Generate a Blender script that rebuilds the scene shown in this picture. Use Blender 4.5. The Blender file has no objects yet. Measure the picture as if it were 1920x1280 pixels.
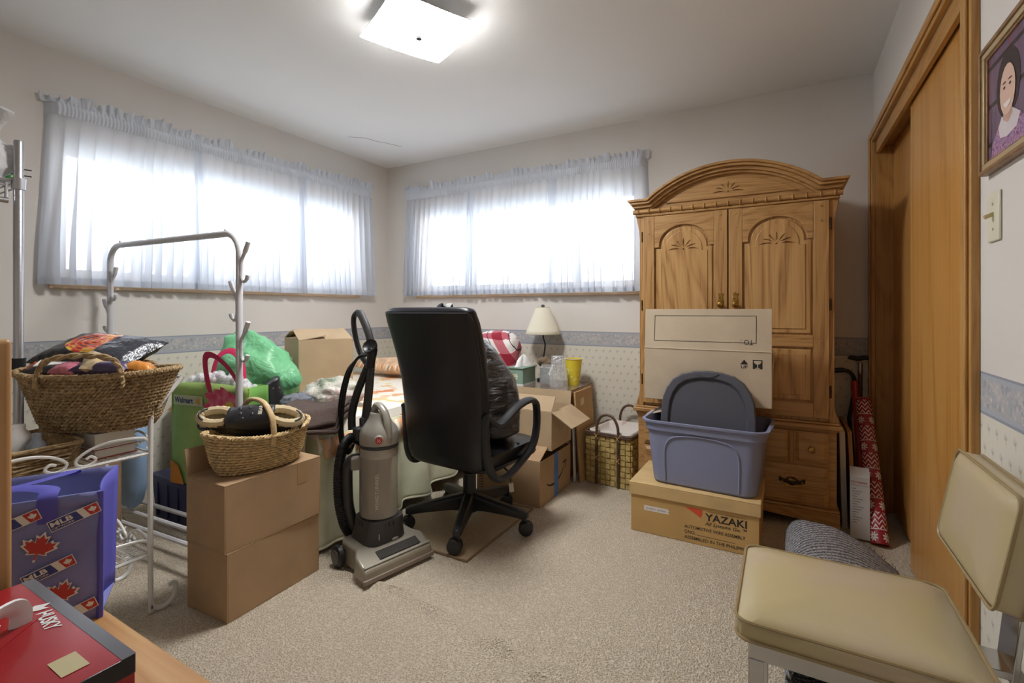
import bpy, bmesh, math, random
from mathutils import Vector as V, Matrix, noise
R = math.radians
PI = math.pi
rnd = random.Random(7)
sc = bpy.context.scene
COL = sc.collection

# ---------------------------------------------------------------- camera, sky, exposure
cam = bpy.data.cameras.new('camera')
cam.sensor_width = 36.0
cam.lens = 36.0 * 900 / 1920
cam.shift_y = -58 / 1920
cam.clip_start = 0.02
camo = bpy.data.objects.new('camera', cam)
COL.objects.link(camo)
camo.location = (0, 0, 1.1)
camo.rotation_euler = (R(90), 0, math.atan(510 / 900))
sc.camera = camo
vs = sc.view_settings
vs.view_transform = 'Standard'
vs.look = 'None'
vs.gamma = 1
vs.use_curve_mapping = False
vs.exposure = 1.1
LAMP_E = 40.0
SKY_E = 3.0
w = bpy.data.worlds.new('sky')
sc.world = w
w.use_nodes = True
bgn = w.node_tree.nodes['Background']
bgn.inputs[0].default_value = (0.93, 0.97, 1.0, 1)
bgn.inputs[1].default_value = SKY_E
def portal(loc, rot, sx, sy):
    l = bpy.data.lights.new('window_portal', 'AREA')
    l.shape = 'RECTANGLE'; l.size = sx; l.size_y = sy
    l.cycles.is_portal = True
    o = bpy.data.objects.new('window_portal', l); COL.objects.link(o)
    o.location = loc; o.rotation_euler = rot
portal((-3.42, 1.985, 1.66), (R(90), 0, R(-90)), 1.97, 0.79)
portal((-1.87, 3.53, 1.66), (R(90), 0, R(180)), 1.97, 0.79)

# ---------------------------------------------------------------- helpers
def lin(c):
    return tuple(((x / 255) / 12.92 if x / 255 <= 0.04045 else ((x / 255 + 0.055) / 1.055) ** 2.4) for x in c[:3]) + (1,)

class MB:
    def __init__(s): s.v = []; s.f = []
    def add(s, v, f):
        n = len(s.v); s.v += [V(p) for p in v]; s.f += [tuple(i + n for i in q) for q in f]; return s
    def box(s, x0, x1, y0, y1, z0, z1):
        return s.add([(x0,y0,z0),(x1,y0,z0),(x1,y1,z0),(x0,y1,z0),(x0,y0,z1),(x1,y0,z1),(x1,y1,z1),(x0,y1,z1)],
                     [(0,3,2,1),(4,5,6,7),(0,1,5,4),(1,2,6,5),(2,3,7,6),(3,0,4,7)])
    def obox(s, c, a, b, d):
        c, a, b, d = V(c), V(a), V(b), V(d)
        p = [c + i*a + j*b + k*d for k in (-1,1) for i, j in ((-1,-1),(1,-1),(1,1),(-1,1))]
        return s.add(p, [(0,3,2,1),(4,5,6,7),(0,1,5,4),(1,2,6,5),(2,3,7,6),(3,0,4,7)])
    def tube(s, pts, r, n=8, closed=False, flat=1.0, up=None):
        pts = [V(p) for p in pts]; m = len(pts)
        rr = r if isinstance(r, (list, tuple)) else [r]*m
        tn = []
        for i in range(m):
            a = pts[(i-1) % m] if closed or i > 0 else pts[i]
            b = pts[(i+1) % m] if closed or i < m-1 else pts[i]
            t = (b - a); tn.append(t.normalized() if t.length > 1e-9 else V((0,0,1)))
        u = V(up) if up else (V((0,0,1)) if abs(tn[0].z) < 0.9 else V((1,0,0)))
        vs_ = []
        for i in range(m):
            u = (u - tn[i]*u.dot(tn[i]))
            u = u.normalized() if u.length > 1e-6 else tn[i].orthogonal().normalized()
            b = tn[i].cross(u)
            for k in range(n):
                a = 2*PI*k/n + PI/n
                vs_.append(pts[i] + u*(rr[i]*math.cos(a)*flat) + b*(rr[i]*math.sin(a)))
        fs = []
        for i in range(m if closed else m-1):
            j = (i+1) % m
            for k in range(n):
                l = (k+1) % n
                fs.append((i*n+k, i*n+l, j*n+l, j*n+k))
        if not closed:
            fs.append(tuple(range(n))[::-1]); fs.append(tuple((m-1)*n+k for k in range(n)))
        return s.add(vs_, fs)
    def lathe(s, prof, n=24, c=(0,0,0), ax=None, caps=True):
        c = V(c); z = V(ax).normalized() if ax else V((0,0,1))
        x = z.orthogonal().normalized() if ax else V((1,0,0)); y = z.cross(x)
        vs_ = [c + z*h + x*(r*math.cos(2*PI*k/n)) + y*(r*math.sin(2*PI*k/n)) for r, h in prof for k in range(n)]
        fs = [(i*n+k, i*n+(k+1) % n, (i+1)*n+(k+1) % n, (i+1)*n+k) for i in range(len(prof)-1) for k in range(n)]
        if caps:
            fs.append(tuple(range(n))[::-1]); fs.append(tuple((len(prof)-1)*n+k for k in range(n)))
        return s.add(vs_, fs)
    def prism(s, poly, o, r, u, t):
        o, r, u = V(o), V(r), V(u); nn = r.cross(u).normalized(); n = len(poly)
        a = [o + r*p[0] + u*p[1] for p in poly]
        return s.add(a + [p + nn*t for p in a], [tuple(range(n))[::-1], tuple(range(n, 2*n))] +
                     [(i, (i+1) % n, n+(i+1) % n, n+i) for i in range(n)])
    def sheet(s, fn, nu, nv, cu=False):
        vs_ = [fn(i/nu, j/nv) for j in range(nv+1) for i in range(nu if cu else nu+1)]
        q = nu if cu else nu+1
        return s.add(vs_, [(j*q+i, j*q+(i+1) % q, (j+1)*q+(i+1) % q, (j+1)*q+i) for j in range(nv) for i in range(nu)])
    def ell(s, c, rx, ry, rz, nu=14, nv=8, fn=None):
        c = V(c)
        def f(u, v):
            a = 2*PI*u; b = PI*(v-0.5)*0.9999
            d = V((math.cos(a)*math.cos(b), math.sin(a)*math.cos(b), math.sin(b)))
            p = V((d.x*rx, d.y*ry, d.z*rz))
            return c + (fn(p, d) if fn else p)
        return s.sheet(f, nu, nv, True)
    def xf(s, M, i0=0):
        for i in range(i0, len(s.v)): s.v[i] = M @ s.v[i]
        return s
    def build(s, name, mat, parent=None, bevel=0, sub=0, thick=0, ang=38, loc=None, rz=0, seg=2, off=0):
        me = bpy.data.meshes.new(name)
        me.from_pydata([tuple(p) for p in s.v], [], s.f)
        bm = bmesh.new(); bm.from_mesh(me)
        bmesh.ops.recalc_face_normals(bm, faces=bm.faces)
        bm.to_mesh(me); bm.free()
        me.polygons.foreach_set('use_smooth', [True]*len(me.polygons))
        me.set_sharp_from_angle(angle=R(ang))
        mats = mat if isinstance(mat, list) else [mat]
        for q in mats: me.materials.append(q)
        o = bpy.data.objects.new(name, me); COL.objects.link(o)
        if parent: o.parent = parent
        if loc: o.location = loc
        if rz: o.rotation_euler = (0, 0, rz)
        if thick:
            m = o.modifiers.new('s', 'SOLIDIFY'); m.thickness = thick; m.offset = off
        if bevel:
            m = o.modifiers.new('b', 'BEVEL'); m.width = bevel; m.segments = seg; m.limit_method = 'ANGLE'; m.angle_limit = R(35)
        if sub:
            m = o.modifiers.new('u', 'SUBSURF'); m.levels = sub; m.render_levels = sub
        return o

def B(*a): return MB().box(*a)
def tag(o, label=None, cat=None, group=None, kind=None):
    if label: o['label'] = label
    if cat: o['category'] = cat
    if group: o['group'] = group
    if kind: o['kind'] = kind
    return o
def thing(name, label, cat, loc=(0,0,0), rz=0, group=None):
    o = bpy.data.objects.new(name, None); COL.objects.link(o)
    o.empty_display_size = 0.05
    o.location = loc; o.rotation_euler = (0, 0, rz)
    return tag(o, label, cat, group)
def arc(cx, cy, r, a0, a1, n, ry=None):
    ry = r if ry is None else ry
    return [(cx + r*math.cos(R(a0+(a1-a0)*i/n)), cy + ry*math.sin(R(a0+(a1-a0)*i/n))) for i in range(n+1)]
def smooth(pts, k=6, closed=False):
    pts = [V(p) for p in pts]; n = len(pts); out = []
    for i in range(n if closed else n-1):
        g = lambda j: pts[j % n] if closed else pts[max(0, min(n-1, j))]
        a, b, c, d = g(i-1), g(i), g(i+1), g(i+2)
        for q in range(k):
            t = q/k
            out.append(0.5*((2*b) + (c-a)*t + (2*a-5*b+4*c-d)*t*t + (3*b-a-3*c+d)*t**3))
    if not closed: out.append(pts[-1])
    return out
def lerp(tab, t):
    for (a, x), (b, y) in zip(tab, tab[1:]):
        if t <= b: return x + (y-x)*(t-a)/(b-a) if b > a else y
    return tab[-1][1]
def nz(p, f=1.0, seed=0.0): return noise.noise(V(p)*f + V((seed, seed*1.7, -seed)))
FONT = None
def text(s, o, r, u, mat, parent, h=None, wd=None, name='lettering', ext=0.0004, off=0.0, shear=0.0, align='LEFT', font_space=1.0):
    cu = bpy.data.curves.new('t', 'FONT'); cu.body = s; cu.size = 1.0; cu.extrude = 0.0; cu.offset = off; cu.shear = shear
    cu.align_x = align; cu.space_character = font_space; cu.resolution_u = 3
    ob = bpy.data.objects.new('t', cu); COL.objects.link(ob)
    dg = bpy.context.evaluated_depsgraph_get()
    me = bpy.data.meshes.new_from_object(ob.evaluated_get(dg))
    bpy.data.objects.remove(ob)
    xs = [v.co.x for v in me.vertices]; ys = [v.co.y for v in me.vertices]
    w_ = max(xs)-min(xs); h_ = max(ys)-min(ys)
    sx = wd/w_ if wd else h/h_
    sy = h/h_ if h else sx
    r, u = V(r).normalized(), V(u).normalized(); n = r.cross(u).normalized(); o = V(o)
    x0 = 0 if align != 'LEFT' else min(xs)
    for v in me.vertices:
        v.co = o + r*((v.co.x-x0)*sx) + u*((v.co.y-min(ys))*sy) + n*ext
    me.materials.clear(); me.materials.append(mat)
    ob = bpy.data.objects.new(name, me); COL.objects.link(ob)
    if parent: ob.parent = parent
    return ob
def decal(polys, o, r, u, mat, parent, name, ext=0.0004):
    m = MB(); o, r, u = V(o), V(r).normalized(), V(u).normalized(); n = r.cross(u).normalized()
    for i, p in enumerate(polys):
        m.add([o + r*a + u*b + n*(ext + 0.00003*i) for a, b in p], [tuple(range(len(p)))])
    return m.build(name, mat, parent)

# ---------------------------------------------------------------- materials
class S:
    """a node socket with arithmetic"""
    def __init__(s, nt, k): s.nt = nt; s.k = k
    def m(s, op, o=None, o2=None):
        n = s.nt.nodes.new('ShaderNodeMath'); n.operation = op
        s.nt.links.new(s.k, n.inputs[0])
        for i, q in ((1, o), (2, o2)):
            if q is None: continue
            if isinstance(q, S): s.nt.links.new(q.k, n.inputs[i])
            else: n.inputs[i].default_value = q
        return S(s.nt, n.outputs[0])
    def __add__(s, o): return s.m('ADD', o)
    def __sub__(s, o): return s.m('SUBTRACT', o)
    def __mul__(s, o): return s.m('MULTIPLY', o)
    def fr(s): return s.m('FRACT')
    def ab(s): return s.m('ABSOLUTE')
    def sin(s): return s.m('SINE')
    def lt(s, o): return s.m('LESS_THAN', o)
    def gt(s, o): return s.m('GREATER_THAN', o)
    def mx(s, o): return s.m('MAXIMUM', o)
    def mn(s, o): return s.m('MINIMUM', o)
    def tri(s): return (s.fr() - 0.5).ab() * 2.0
class MT:
    def __init__(s, name, rough=0.6, metal=0.0, spec=0.5):
        s.mat = bpy.data.materials.new(name); s.mat.use_nodes = True
        s.nt = s.mat.node_tree; s.b = s.nt.nodes['Principled BSDF']
        s.b.inputs['Roughness'].default_value = rough; s.b.inputs['Metallic'].default_value = metal
        s.b.inputs['Specular IOR Level'].default_value = spec
        tc = s.nt.nodes.new('ShaderNodeTexCoord'); s.co = tc.outputs['Object']
        sp = s.nt.nodes.new('ShaderNodeSeparateXYZ'); s.nt.links.new(s.co, sp.inputs[0])
        s.x, s.y, s.z = (S(s.nt, q) for q in sp.outputs)
    def map(s, scale):
        n = s.nt.nodes.new('ShaderNodeMapping'); n.inputs['Scale'].default_value = scale
        s.nt.links.new(s.co, n.inputs[0]); return n.outputs[0]
    def noise(s, f, det=3, scale=None, dist=0, rough=0.5):
        n = s.nt.nodes.new('ShaderNodeTexNoise'); n.inputs['Scale'].default_value = f; n.inputs['Detail'].default_value = det
        n.inputs['Distortion'].default_value = dist; n.inputs['Roughness'].default_value = rough
        s.nt.links.new(s.map(scale) if scale else s.co, n.inputs['Vector']); return S(s.nt, n.outputs['Fac'])
    def voro(s, f, out='Distance', scale=None, feat='F1'):
        n = s.nt.nodes.new('ShaderNodeTexVoronoi'); n.inputs['Scale'].default_value = f; n.feature = feat
        s.nt.links.new(s.map(scale) if scale else s.co, n.inputs['Vector']); return S(s.nt, n.outputs[out])
    def ramp(s, f, stops):
        n = s.nt.nodes.new('ShaderNodeValToRGB'); s.nt.links.new(f.k, n.inputs[0])
        e = n.color_ramp.elements
        while len(e) < len(stops): e.new(0.5)
        for q, (p, c) in zip(e, stops): q.position = p; q.color = lin(c)
        return S(s.nt, n.outputs[0])
    def mix(s, f, a, b):
        n = s.nt.nodes.new('ShaderNodeMix'); n.data_type = 'RGBA'
        for i, q in ((0, f), (6, a), (7, b)):
            if isinstance(q, S): s.nt.links.new(q.k, n.inputs[i])
            elif i == 0: n.inputs[0].default_value = q
            else: n.inputs[i].default_value = lin(q)
        return S(s.nt, n.outputs[2])
    def col(s, c):
        if isinstance(c, S): s.nt.links.new(c.k, s.b.inputs['Base Color'])
        else: s.b.inputs['Base Color'].default_value = lin(c)
        return s
    def bump(s, h, st=0.3, d=0.01):
        n = s.nt.nodes.new('ShaderNodeBump'); n.inputs['Strength'].default_value = st; n.inputs['Distance'].default_value = d
        s.nt.links.new(h.k, n.inputs['Height']); s.nt.links.new(n.outputs[0], s.b.inputs['Normal']); return s
def plain(name, c, rough=0.6, metal=0, var=0.0, f=8, bump=0, bf=60, bd=0.004, **k):
    m = MT(name, rough, metal, **k)
    if var:
        d = tuple(max(0, x*(1-var)) for x in c); e = tuple(min(255, x*(1+var*0.6)) for x in c)
        m.col(m.ramp(m.noise(f, 4), [(0.3, d), (0.7, e)]))
    else: m.col(c)
    if bump: m.bump(m.noise(bf, 4), bump, bd)
    return m.mat
def wood(name, a, b, c, ax='z', f=14, rough=0.42, rw=0.28, st=0.12):
    m = MT(name, rough)
    s1 = {'z': (1,1,0.12), 'x': (0.12,1,1), 'y': (1,0.12,1)}[ax]
    s2 = {'z': (1,1,0.02), 'x': (0.02,1,1), 'y': (1,0.02,1)}[ax]
    n1 = m.noise(f*0.5, 3, s1, 0.9)
    rings = (n1 * 13.0).tri()
    n2 = m.noise(f*14, 3, s2)
    base = m.ramp(rings * rw + n2 * (1.0-rw), [(0.22, c), (0.46, b), (0.78, a)])
    m.col(base); m.bump(n2 + rings*0.3, st, 0.002)
    return m.mat
def glassy(name, c=(235,240,240), alpha=0.25, rough=0.08):
    """thin clear sheet: partly transparent, partly glossy"""
    m = MT(name, rough); m.col(c); m.b.inputs['Alpha'].default_value = alpha; return m.mat
def sheer(name, c, tr, tl=0.55):
    m = bpy.data.materials.new(name); m.use_nodes = True; nt = m.node_tree
    nt.nodes.remove(nt.nodes['Principled BSDF']); out = nt.nodes['Material Output']
    t = nt.nodes.new('ShaderNodeBsdfTransparent'); d = nt.nodes.new('ShaderNodeBsdfDiffuse'); l = nt.nodes.new('ShaderNodeBsdfTranslucent')
    d.inputs[0].default_value = lin(c); l.inputs[0].default_value = lin(c)
    a = nt.nodes.new('ShaderNodeMixShader'); a.inputs[0].default_value = tl
    nt.links.new(d.outputs[0], a.inputs[1]); nt.links.new(l.outputs[0], a.inputs[2])
    b = nt.nodes.new('ShaderNodeMixShader'); b.inputs[0].default_value = 1-tr
    nt.links.new(t.outputs[0], b.inputs[1]); nt.links.new(a.outputs[0], b.inputs[2])
    nt.links.new(b.outputs[0], out.inputs[0]); return m
def emit(name, c, e):
    m = bpy.data.materials.new(name); m.use_nodes = True; b = m.node_tree.nodes['Principled BSDF']
    b.inputs['Base Color'].default_value = lin(c); b.inputs['Emission Color'].default_value = lin(c); b.inputs['Emission Strength'].default_value = e
    return m

# wallpaper: plain cream above, flowered blue-grey border, sprigged cream below
def wallpaper(name, horiz):
    m = MT(name, 0.75)
    h = m.x if horiz == 'x' else m.y
    top = m.ramp(m.noise(1.5, 2), [(0.3, (216,211,205)), (0.7, (224,219,213))])
    sc3 = (1,0,1) if horiz == 'x' else (0,1,1)
    cell = m.voro(75, 'Color', sc3); dist = m.voro(75, 'Distance', sc3)
    sp = m.nt.nodes.new('ShaderNodeSeparateColor'); m.nt.links.new(cell.k, sp.inputs[0]); hue = S(m.nt, sp.outputs[0])
    fl = m.ramp(hue, [(0.0, (158,162,170)), (0.25, (196,188,182)), (0.45, (172,175,172)), (0.65, (203,194,192)), (0.85, (150,156,168)), (1.0, (206,203,200))])
    fl = m.mix(dist.gt(0.5) * 0.5, fl, (162,166,172))
    band = m.mix((m.z - 0.892).ab().gt(0.036), fl, (170,174,182))
    band = m.mix((m.z - 0.892).ab().gt(0.047), band, (146,150,162))
    # sprigs on a staggered lattice
    p = 0.052
    row = (m.z * (1/p)).m('FLOOR')
    u = ((h * (1/p) + row * 0.5).fr() - 0.5); v_ = ((m.z * (1/p)).fr() - 0.5)
    d1 = (u*u + v_*v_*0.5); stem = (u - v_*0.3).ab().lt(0.05) * v_.ab().lt(0.26)
    leaf = ((u.ab() - 0.12).ab().lt(0.06)) * ((v_ - 0.06).ab().lt(0.1))
    spr = stem.mx(leaf)
    low = m.mix(spr * 0.34, (219,214,200), (150,160,152))
    low = m.mix(d1.lt(0.004), low, (186,168,160))
    c = m.mix(m.z.gt(0.945), m.mix(m.z.gt(0.838), low, band), top)
    m.col(c); m.bump(m.noise(220, 2), 0.05, 0.002)
    return m.mat

CARD = plain('cardboard', (176,146,112), 0.85, var=0.06, f=5, bump=0.06, bf=90)
CARD2 = plain('cardboard_pale', (186,162,130), 0.85, var=0.05, f=5, bump=0.05, bf=90)
CARD3 = plain('cardboard_yellow', (196,160,102), 0.8, var=0.05, f=6)
CARDW = plain('cardboard_light', (196,180,156), 0.85, var=0.04)
TAPE = plain('packing_tape', (170,138,100), 0.35)
INK = plain('black_ink', (38,36,38), 0.7)
WHITE = plain('white_print', (235,234,232), 0.6)
BLACKP = plain('black_plastic', (30,30,33), 0.42, bump=0.05, bf=200)
BLACKL = MT('black_leather', 0.36).col((26,26,32)); BLACKL.bump(BLACKL.noise(160, 3), 0.12, 0.002); BLACKL = BLACKL.mat
CHROME = plain('chrome', (205,205,206), 0.16, 1.0, var=0.08, f=4)
STEEL = plain('zinc_steel', (190,190,194), 0.32, 1.0)
WMETAL = plain('white_enamel', (226,226,224), 0.35)
BRASS = plain('antique_brass', (176,140,72), 0.3, 1.0, var=0.25, f=90)
BRONZE = plain('dark_brass', (74,60,44), 0.4, 0.9, var=0.3, f=90)
# ---------------------------------------------------------------- room shell
WX0, WX1, WY0, WY1, H = -3.256, 0.44, -0.75, 3.366, 2.44
def struct(o): o['kind'] = 'structure'; return o
m = MT('carpet', 0.95)
sp_ = m.noise(210, 3, rough=0.7); sp2 = m.voro(170)
c = m.ramp(sp_ * 0.6 + sp2 * 0.5, [(0.30, (186,168,142)), (0.45, (206,190,166)), (0.62, (226,213,193)), (0.85, (234,224,207))])
c = m.mix(m.noise(2.2, 3).gt(0.5) * 0.0, c, (190,170,140))
m.col(c); m.bump(sp_ * 0.6 + sp2 * 0.7, 0.9, 0.013)
CARPET = m.mat
ridges = [[(-1.67,1.38),(-1.33,1.42),(-1.08,1.39),(-0.83,1.36),(-0.60,1.28),(-0.40,1.22)], [(-0.95,1.33),(-0.77,1.34),(-0.55,1.34),(-0.2,1.3)]]
def seg_d(px, py, a, b):
    ax, ay = a; bx, by = b; dx, dy = bx-ax, by-ay
    t = max(0, min(1, ((px-ax)*dx+(py-ay)*dy)/(dx*dx+dy*dy)))
    return math.hypot(px-ax-t*dx, py-ay-t*dy)
def carpet_z(x, y):
    z = 0.0
    for rg, hh in zip(ridges, (0.026, 0.012)):
        d = min(seg_d(x, y, a, b) for a, b in zip(rg, rg[1:]))
        if d < 0.1: z += hh*math.exp(-(d/0.016)**2)*(0.65+0.7*nz((x*9, y*9, 0)))
    return z
def floorf(u, v):
    x = WX0-0.1+u*(0.62-WX0+0.1); y = WY0+v*(WY1-WY0+0.05)
    return (x, y, carpet_z(x, y) - 0.001)
struct(MB().sheet(floorf, 210, 200).box(WX0-0.1, 0.6, WY0, WY1, -0.08, -0.02).build('floor', CARPET))

cm = MT('ceiling_paint', 0.9); cm.col(cm.ramp(cm.noise(0.9, 2), [(0.3, (234,234,233)), (0.7, (238,238,237))])); cm.bump(cm.noise(120, 2), 0.06, 0.002)
ceil = struct(B(WX0-0.15, 0.6, WY0, WY1+0.15, H, H+0.1).build('ceiling', cm.mat))
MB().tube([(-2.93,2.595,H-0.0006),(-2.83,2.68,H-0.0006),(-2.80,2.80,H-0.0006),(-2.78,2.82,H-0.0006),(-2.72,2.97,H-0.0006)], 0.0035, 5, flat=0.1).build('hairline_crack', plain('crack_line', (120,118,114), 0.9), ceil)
WP_Y, WP_X = wallpaper('wallpaper_side', 'y'), wallpaper('wallpaper_back', 'x')
W1 = (1.0, 2.97, 1.265, 2.055)     # y0 y1 z0 z1 of the opening
W2 = (-2.855, -0.885, 1.265, 2.055)  # x0 x1 z0 z1
def wall_open(name, ax, c0, c1, s0, s1, op, mat):
    m = MB(); a, b, z0, z1 = op
    for p in ((s0, a, 0, H), (b, s1, 0, H), (a, b, 0, z0), (a, b, z1, H)):
        if p[3]-p[2] < 1e-4: continue
        m.box(c0, c1, p[0], p[1], p[2], p[3]) if ax == 'x' else m.box(p[0], p[1], c0, c1, p[2], p[3])
    return struct(m.build(name, mat))
wall_open('wall_left', 'x', WX0-0.15, WX0, WY0, WY1+0.15, W1, WP_Y)
wall_open('wall_back', 'y', WY1, WY1+0.15, WX0, 0.6, W2, WP_X)
CL = (1.735, 3.292, 0.0, 2.03)
wr = MB()
for p in ((WY0, CL[0], 0, H), (CL[1], WY1, 0, H), (CL[0], CL[1], CL[3], H)): wr.box(WX1, 0.575, *p)
wr.box(0.575, 0.6, WY0, WY1, 0, H)
struct(wr.build('wall_right', WP_Y))
struct(B(WX0-0.15, 0.6, WY0-0.12, WY0, 0, H).build('wall_front', WP_X))

# ---------------------------------------------------------------- windows
BIRCH = wood('birch_trim', (216,190,160), (208,178,146), (190,158,126), 'y', 10, 0.4)
BIRCHX = wood('birch_trim_x', (216,190,160), (208,178,146), (190,158,126), 'x', 10, 0.4)
VINYL = plain('white_vinyl', (232,232,230), 0.35)
GLASS = glassy('window_glass', (220,230,232), 0.06, 0.02)
BLIND = sheer('blind_fabric', (236,236,234), 0.03, 0.35)
def window(name, axis, op, mulls, bir):
    # local: a along the wall, n into the room, built in world numbers
    a0, a1, z0, z1 = op
    root = bpy.data.objects.new(name, None); COL.objects.link(root); struct(root)
    def bx(m, s0, s1, n0, n1, p, q):
        return m.box(WX0+n0, WX0+n1, s0, s1, p, q) if axis == 'y' else m.box(s0, s1, WY1-n1, WY1-n0, p, q)
    m = MB(); t = 0.05
    bx(m, a0-0.04, a1+0.036, 0, 0.012, z0-0.052, z0-0.002); bx(m, a0-0.04, a1+0.036, 0.012, 0.022, z0-0.052, z0-0.03)
    m.build('sill_casing', bir, root, bevel=0.003)
    for s0, s1 in ((a0-0.04, a0), (a1, a1+0.036)): bx(MB(), s0, s1, 0, 0.014, z0, z1).build('side_casing', bir, root, bevel=0.003)
    bx(MB(), a0-0.04, a1+0.036, 0, 0.014, z1, z1+0.04).build('head_casing', bir, root, bevel=0.003)
    m = MB()
    bx(m, a0, a1, -0.15, 0.0, z0-0.001, z0+0.012); bx(m, a0, a1, -0.15, 0.0, z1-0.012, z1+0.001)
    bx(m, a0-0.001, a0+0.012, -0.15, 0.0, z0+0.012, z1-0.012); bx(m, a1-0.012, a1+0.001, -0.15, 0.0, z0+0.012, z1-0.012)
    m.build('jamb', bir, root)
    m = MB(); fz0, fz1 = z0+0.012, z1-0.012
    bx(m, a0+0.012, a1-0.012, -0.12, -0.08, fz0, fz0+0.045); bx(m, a0+0.012, a1-0.012, -0.12, -0.08, fz1-0.045, fz1)
    for s in (a0+0.012, a1-0.057): bx(m, s, s+0.045, -0.12, -0.08, fz0+0.045, fz1-0.045)
    m.build('window_frame', VINYL, root, bevel=0.003)
    cuts = [a0+0.057] + mulls + [a1-0.057]
    for s in mulls: bx(MB(), s-0.032, s+0.032, -0.125, -0.075, fz0+0.045, fz1-0.045).build('mullion', VINYL, root, bevel=0.003)
    for i in range(len(cuts)-1):
        bx(MB(), cuts[i]+(0.03 if i else 0), cuts[i+1]-(0.03 if i < len(cuts)-2 else 0), -0.102, -0.098, fz0+0.044, fz1-0.044).build('pane', GLASS, root)
    # raised blind gathered under the head
    m = MB()
    for k in range(7): bx(m, a0+0.02, a1-0.02, -0.06-0.006*(k % 2), -0.03-0.006*(k % 2), z1-0.016-0.017*(k+1), z1-0.016-0.017*k-0.002)
    m.build('raised_blind', BLIND, root)
    return root
window('window_1', 'y', W1, [1.38, 2.29], BIRCH)
window('window_2', 'x', W2, [-1.37, -2.34], BIRCHX)

SHEER = sheer('sheer_voile', (220,225,234), 0.17, 0.5)
HEAD = sheer('gathered_voile', (220,225,234), 0.04, 0.25)
HEM = sheer('hem_voile', (220,225,234), 0.08, 0.5)
ROD = plain('white_rod', (225,225,222), 0.4)
def curtain(label, P, seed, ret):
    root = thing('sheer_curtain', label, 'curtain', P(0, 0, 0), 0, 'sheer curtains at the windows')
    o = V(P(0, 0, 0))
    Q = lambda s, n, z: V(P(s, n, z)) - o
    L = 2.14
    def ph(s): return 2*PI*(17*s + 0.9*nz((s*3.1, seed, 0)) + 0.5*nz((s*9, seed, 3)))
    def endf(s):
        e = 0.0
        if ret[0]: e = max(e, 1 - s/0.03) if s < 0.03 else e
        if ret[1]: e = max(e, 1-(L-s)/0.03) if s > L-0.03 else e
        return e
    def shp(s, t, extra=0.0):
        amp = 0.003 + 0.026*(1-t)**0.8 + 0.008*nz((s*2, seed, 1))*(1-t)
        p = ph(s); fl = (s/L-0.5)*0.05*(1-t)
        bunch = 0.020*math.sin(p)*(1-t)**0.6
        n = 0.06 + amp*math.sin(p + 0.9*math.cos(p)) + 0.010*nz((s*6, t*1.5, seed)) + extra
        n = n*(1-endf(s)) + 0.008*endf(s)
        return s + fl + bunch + 0.012*nz((s*4, t*2, seed+5))*(1-t), max(n, 0.006)
    z0, z1 = 1.232, 2.098
    joins = [0, L*0.34, L*0.69, L]
    for i in range(3):
        a, b = joins[i]-(0.06 if i else 0), joins[i+1]
        def f(u, v, a=a, b=b, i=i):
            s = a+(b-a)*u; t = v
            x, n = shp(s, t, 0.006*i)
            tilt = -0.03*(1-v)*u if i < 2 else 0
            return Q(x + tilt, n, z0 + (z1-z0)*v + 0.004*nz((s*5, 0, seed+i)))
        MB().sheet(f, 150, 16).build('sheer_panel', SHEER, root, ang=180)
        def fh(u, v, a=a, b=b, i=i):
            s = a+(b-a)*u; x, n = shp(s, 0.04*v, 0.006*i)
            tilt = -0.03*(1-0.03*v)*u if i < 2 else 0
            return Q(x + tilt, n+0.0015, z0+0.001 + 0.034*v + 0.004*nz((s*5, 0, seed+i)))
        MB().sheet(fh, 150, 1).build('hem', HEM, root, ang=180)
    def fb(u, v):
        s = u*L; k = math.sin(2*PI*s*62 + 2.5*nz((s*20, seed, 0)) + 0.4*v)
        n = 0.068 + 0.012*math.sin(PI*v) + 0.0045*k*(0.5+0.5*abs(nz((s*14, 2, seed))*2))
        return Q(s, n*(1-endf(s)) + 0.004*endf(s), 2.092 + 0.062*v)
    MB().sheet(fb, 900, 5).build('rod_pocket', HEAD, root, ang=180)
    def fr_(u, v):
        s = -0.02 + u*(L+0.04); q = nz((s*11, seed, 7))
        k = math.sin(2*PI*s*21 + 8*nz((s*7, seed, 4)))
        n = 0.070 + v*(0.018*k + 0.012*q) + 0.004*math.sin(2*PI*s*62)*(1-v)
        return Q(s + 0.010*v*math.cos(2*PI*s*26 + 4*nz((s*9, seed, 4))), max(0.006, n*(1-min(1, endf(s))*0.7)), 2.153 + v*(0.052 + 0.034*q + 0.005*k))
    MB().sheet(fr_, 640, 5).build('ruffle', HEAD, root, ang=180)
    MB().tube([Q(0.010, 0.001, 2.123), Q(0.036, 0.05, 2.123), Q(L-0.036, 0.05, 2.123), Q(L-0.010, 0.001, 2.123)], 0.006, 6, flat=1.0).build('curtain_rod', ROD, root)
    return root
curtain('sheer pale blue curtain over the window above the bed, beside the coat rack', lambda s, n, z: (WX0+n, 0.945+s, z), 1.3, (1, 0))
curtain('sheer pale blue curtain over the window beside the oak armoire', lambda s, n, z: (-2.965+s, WY1-n, z), 4.1, (0, 1))

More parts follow.
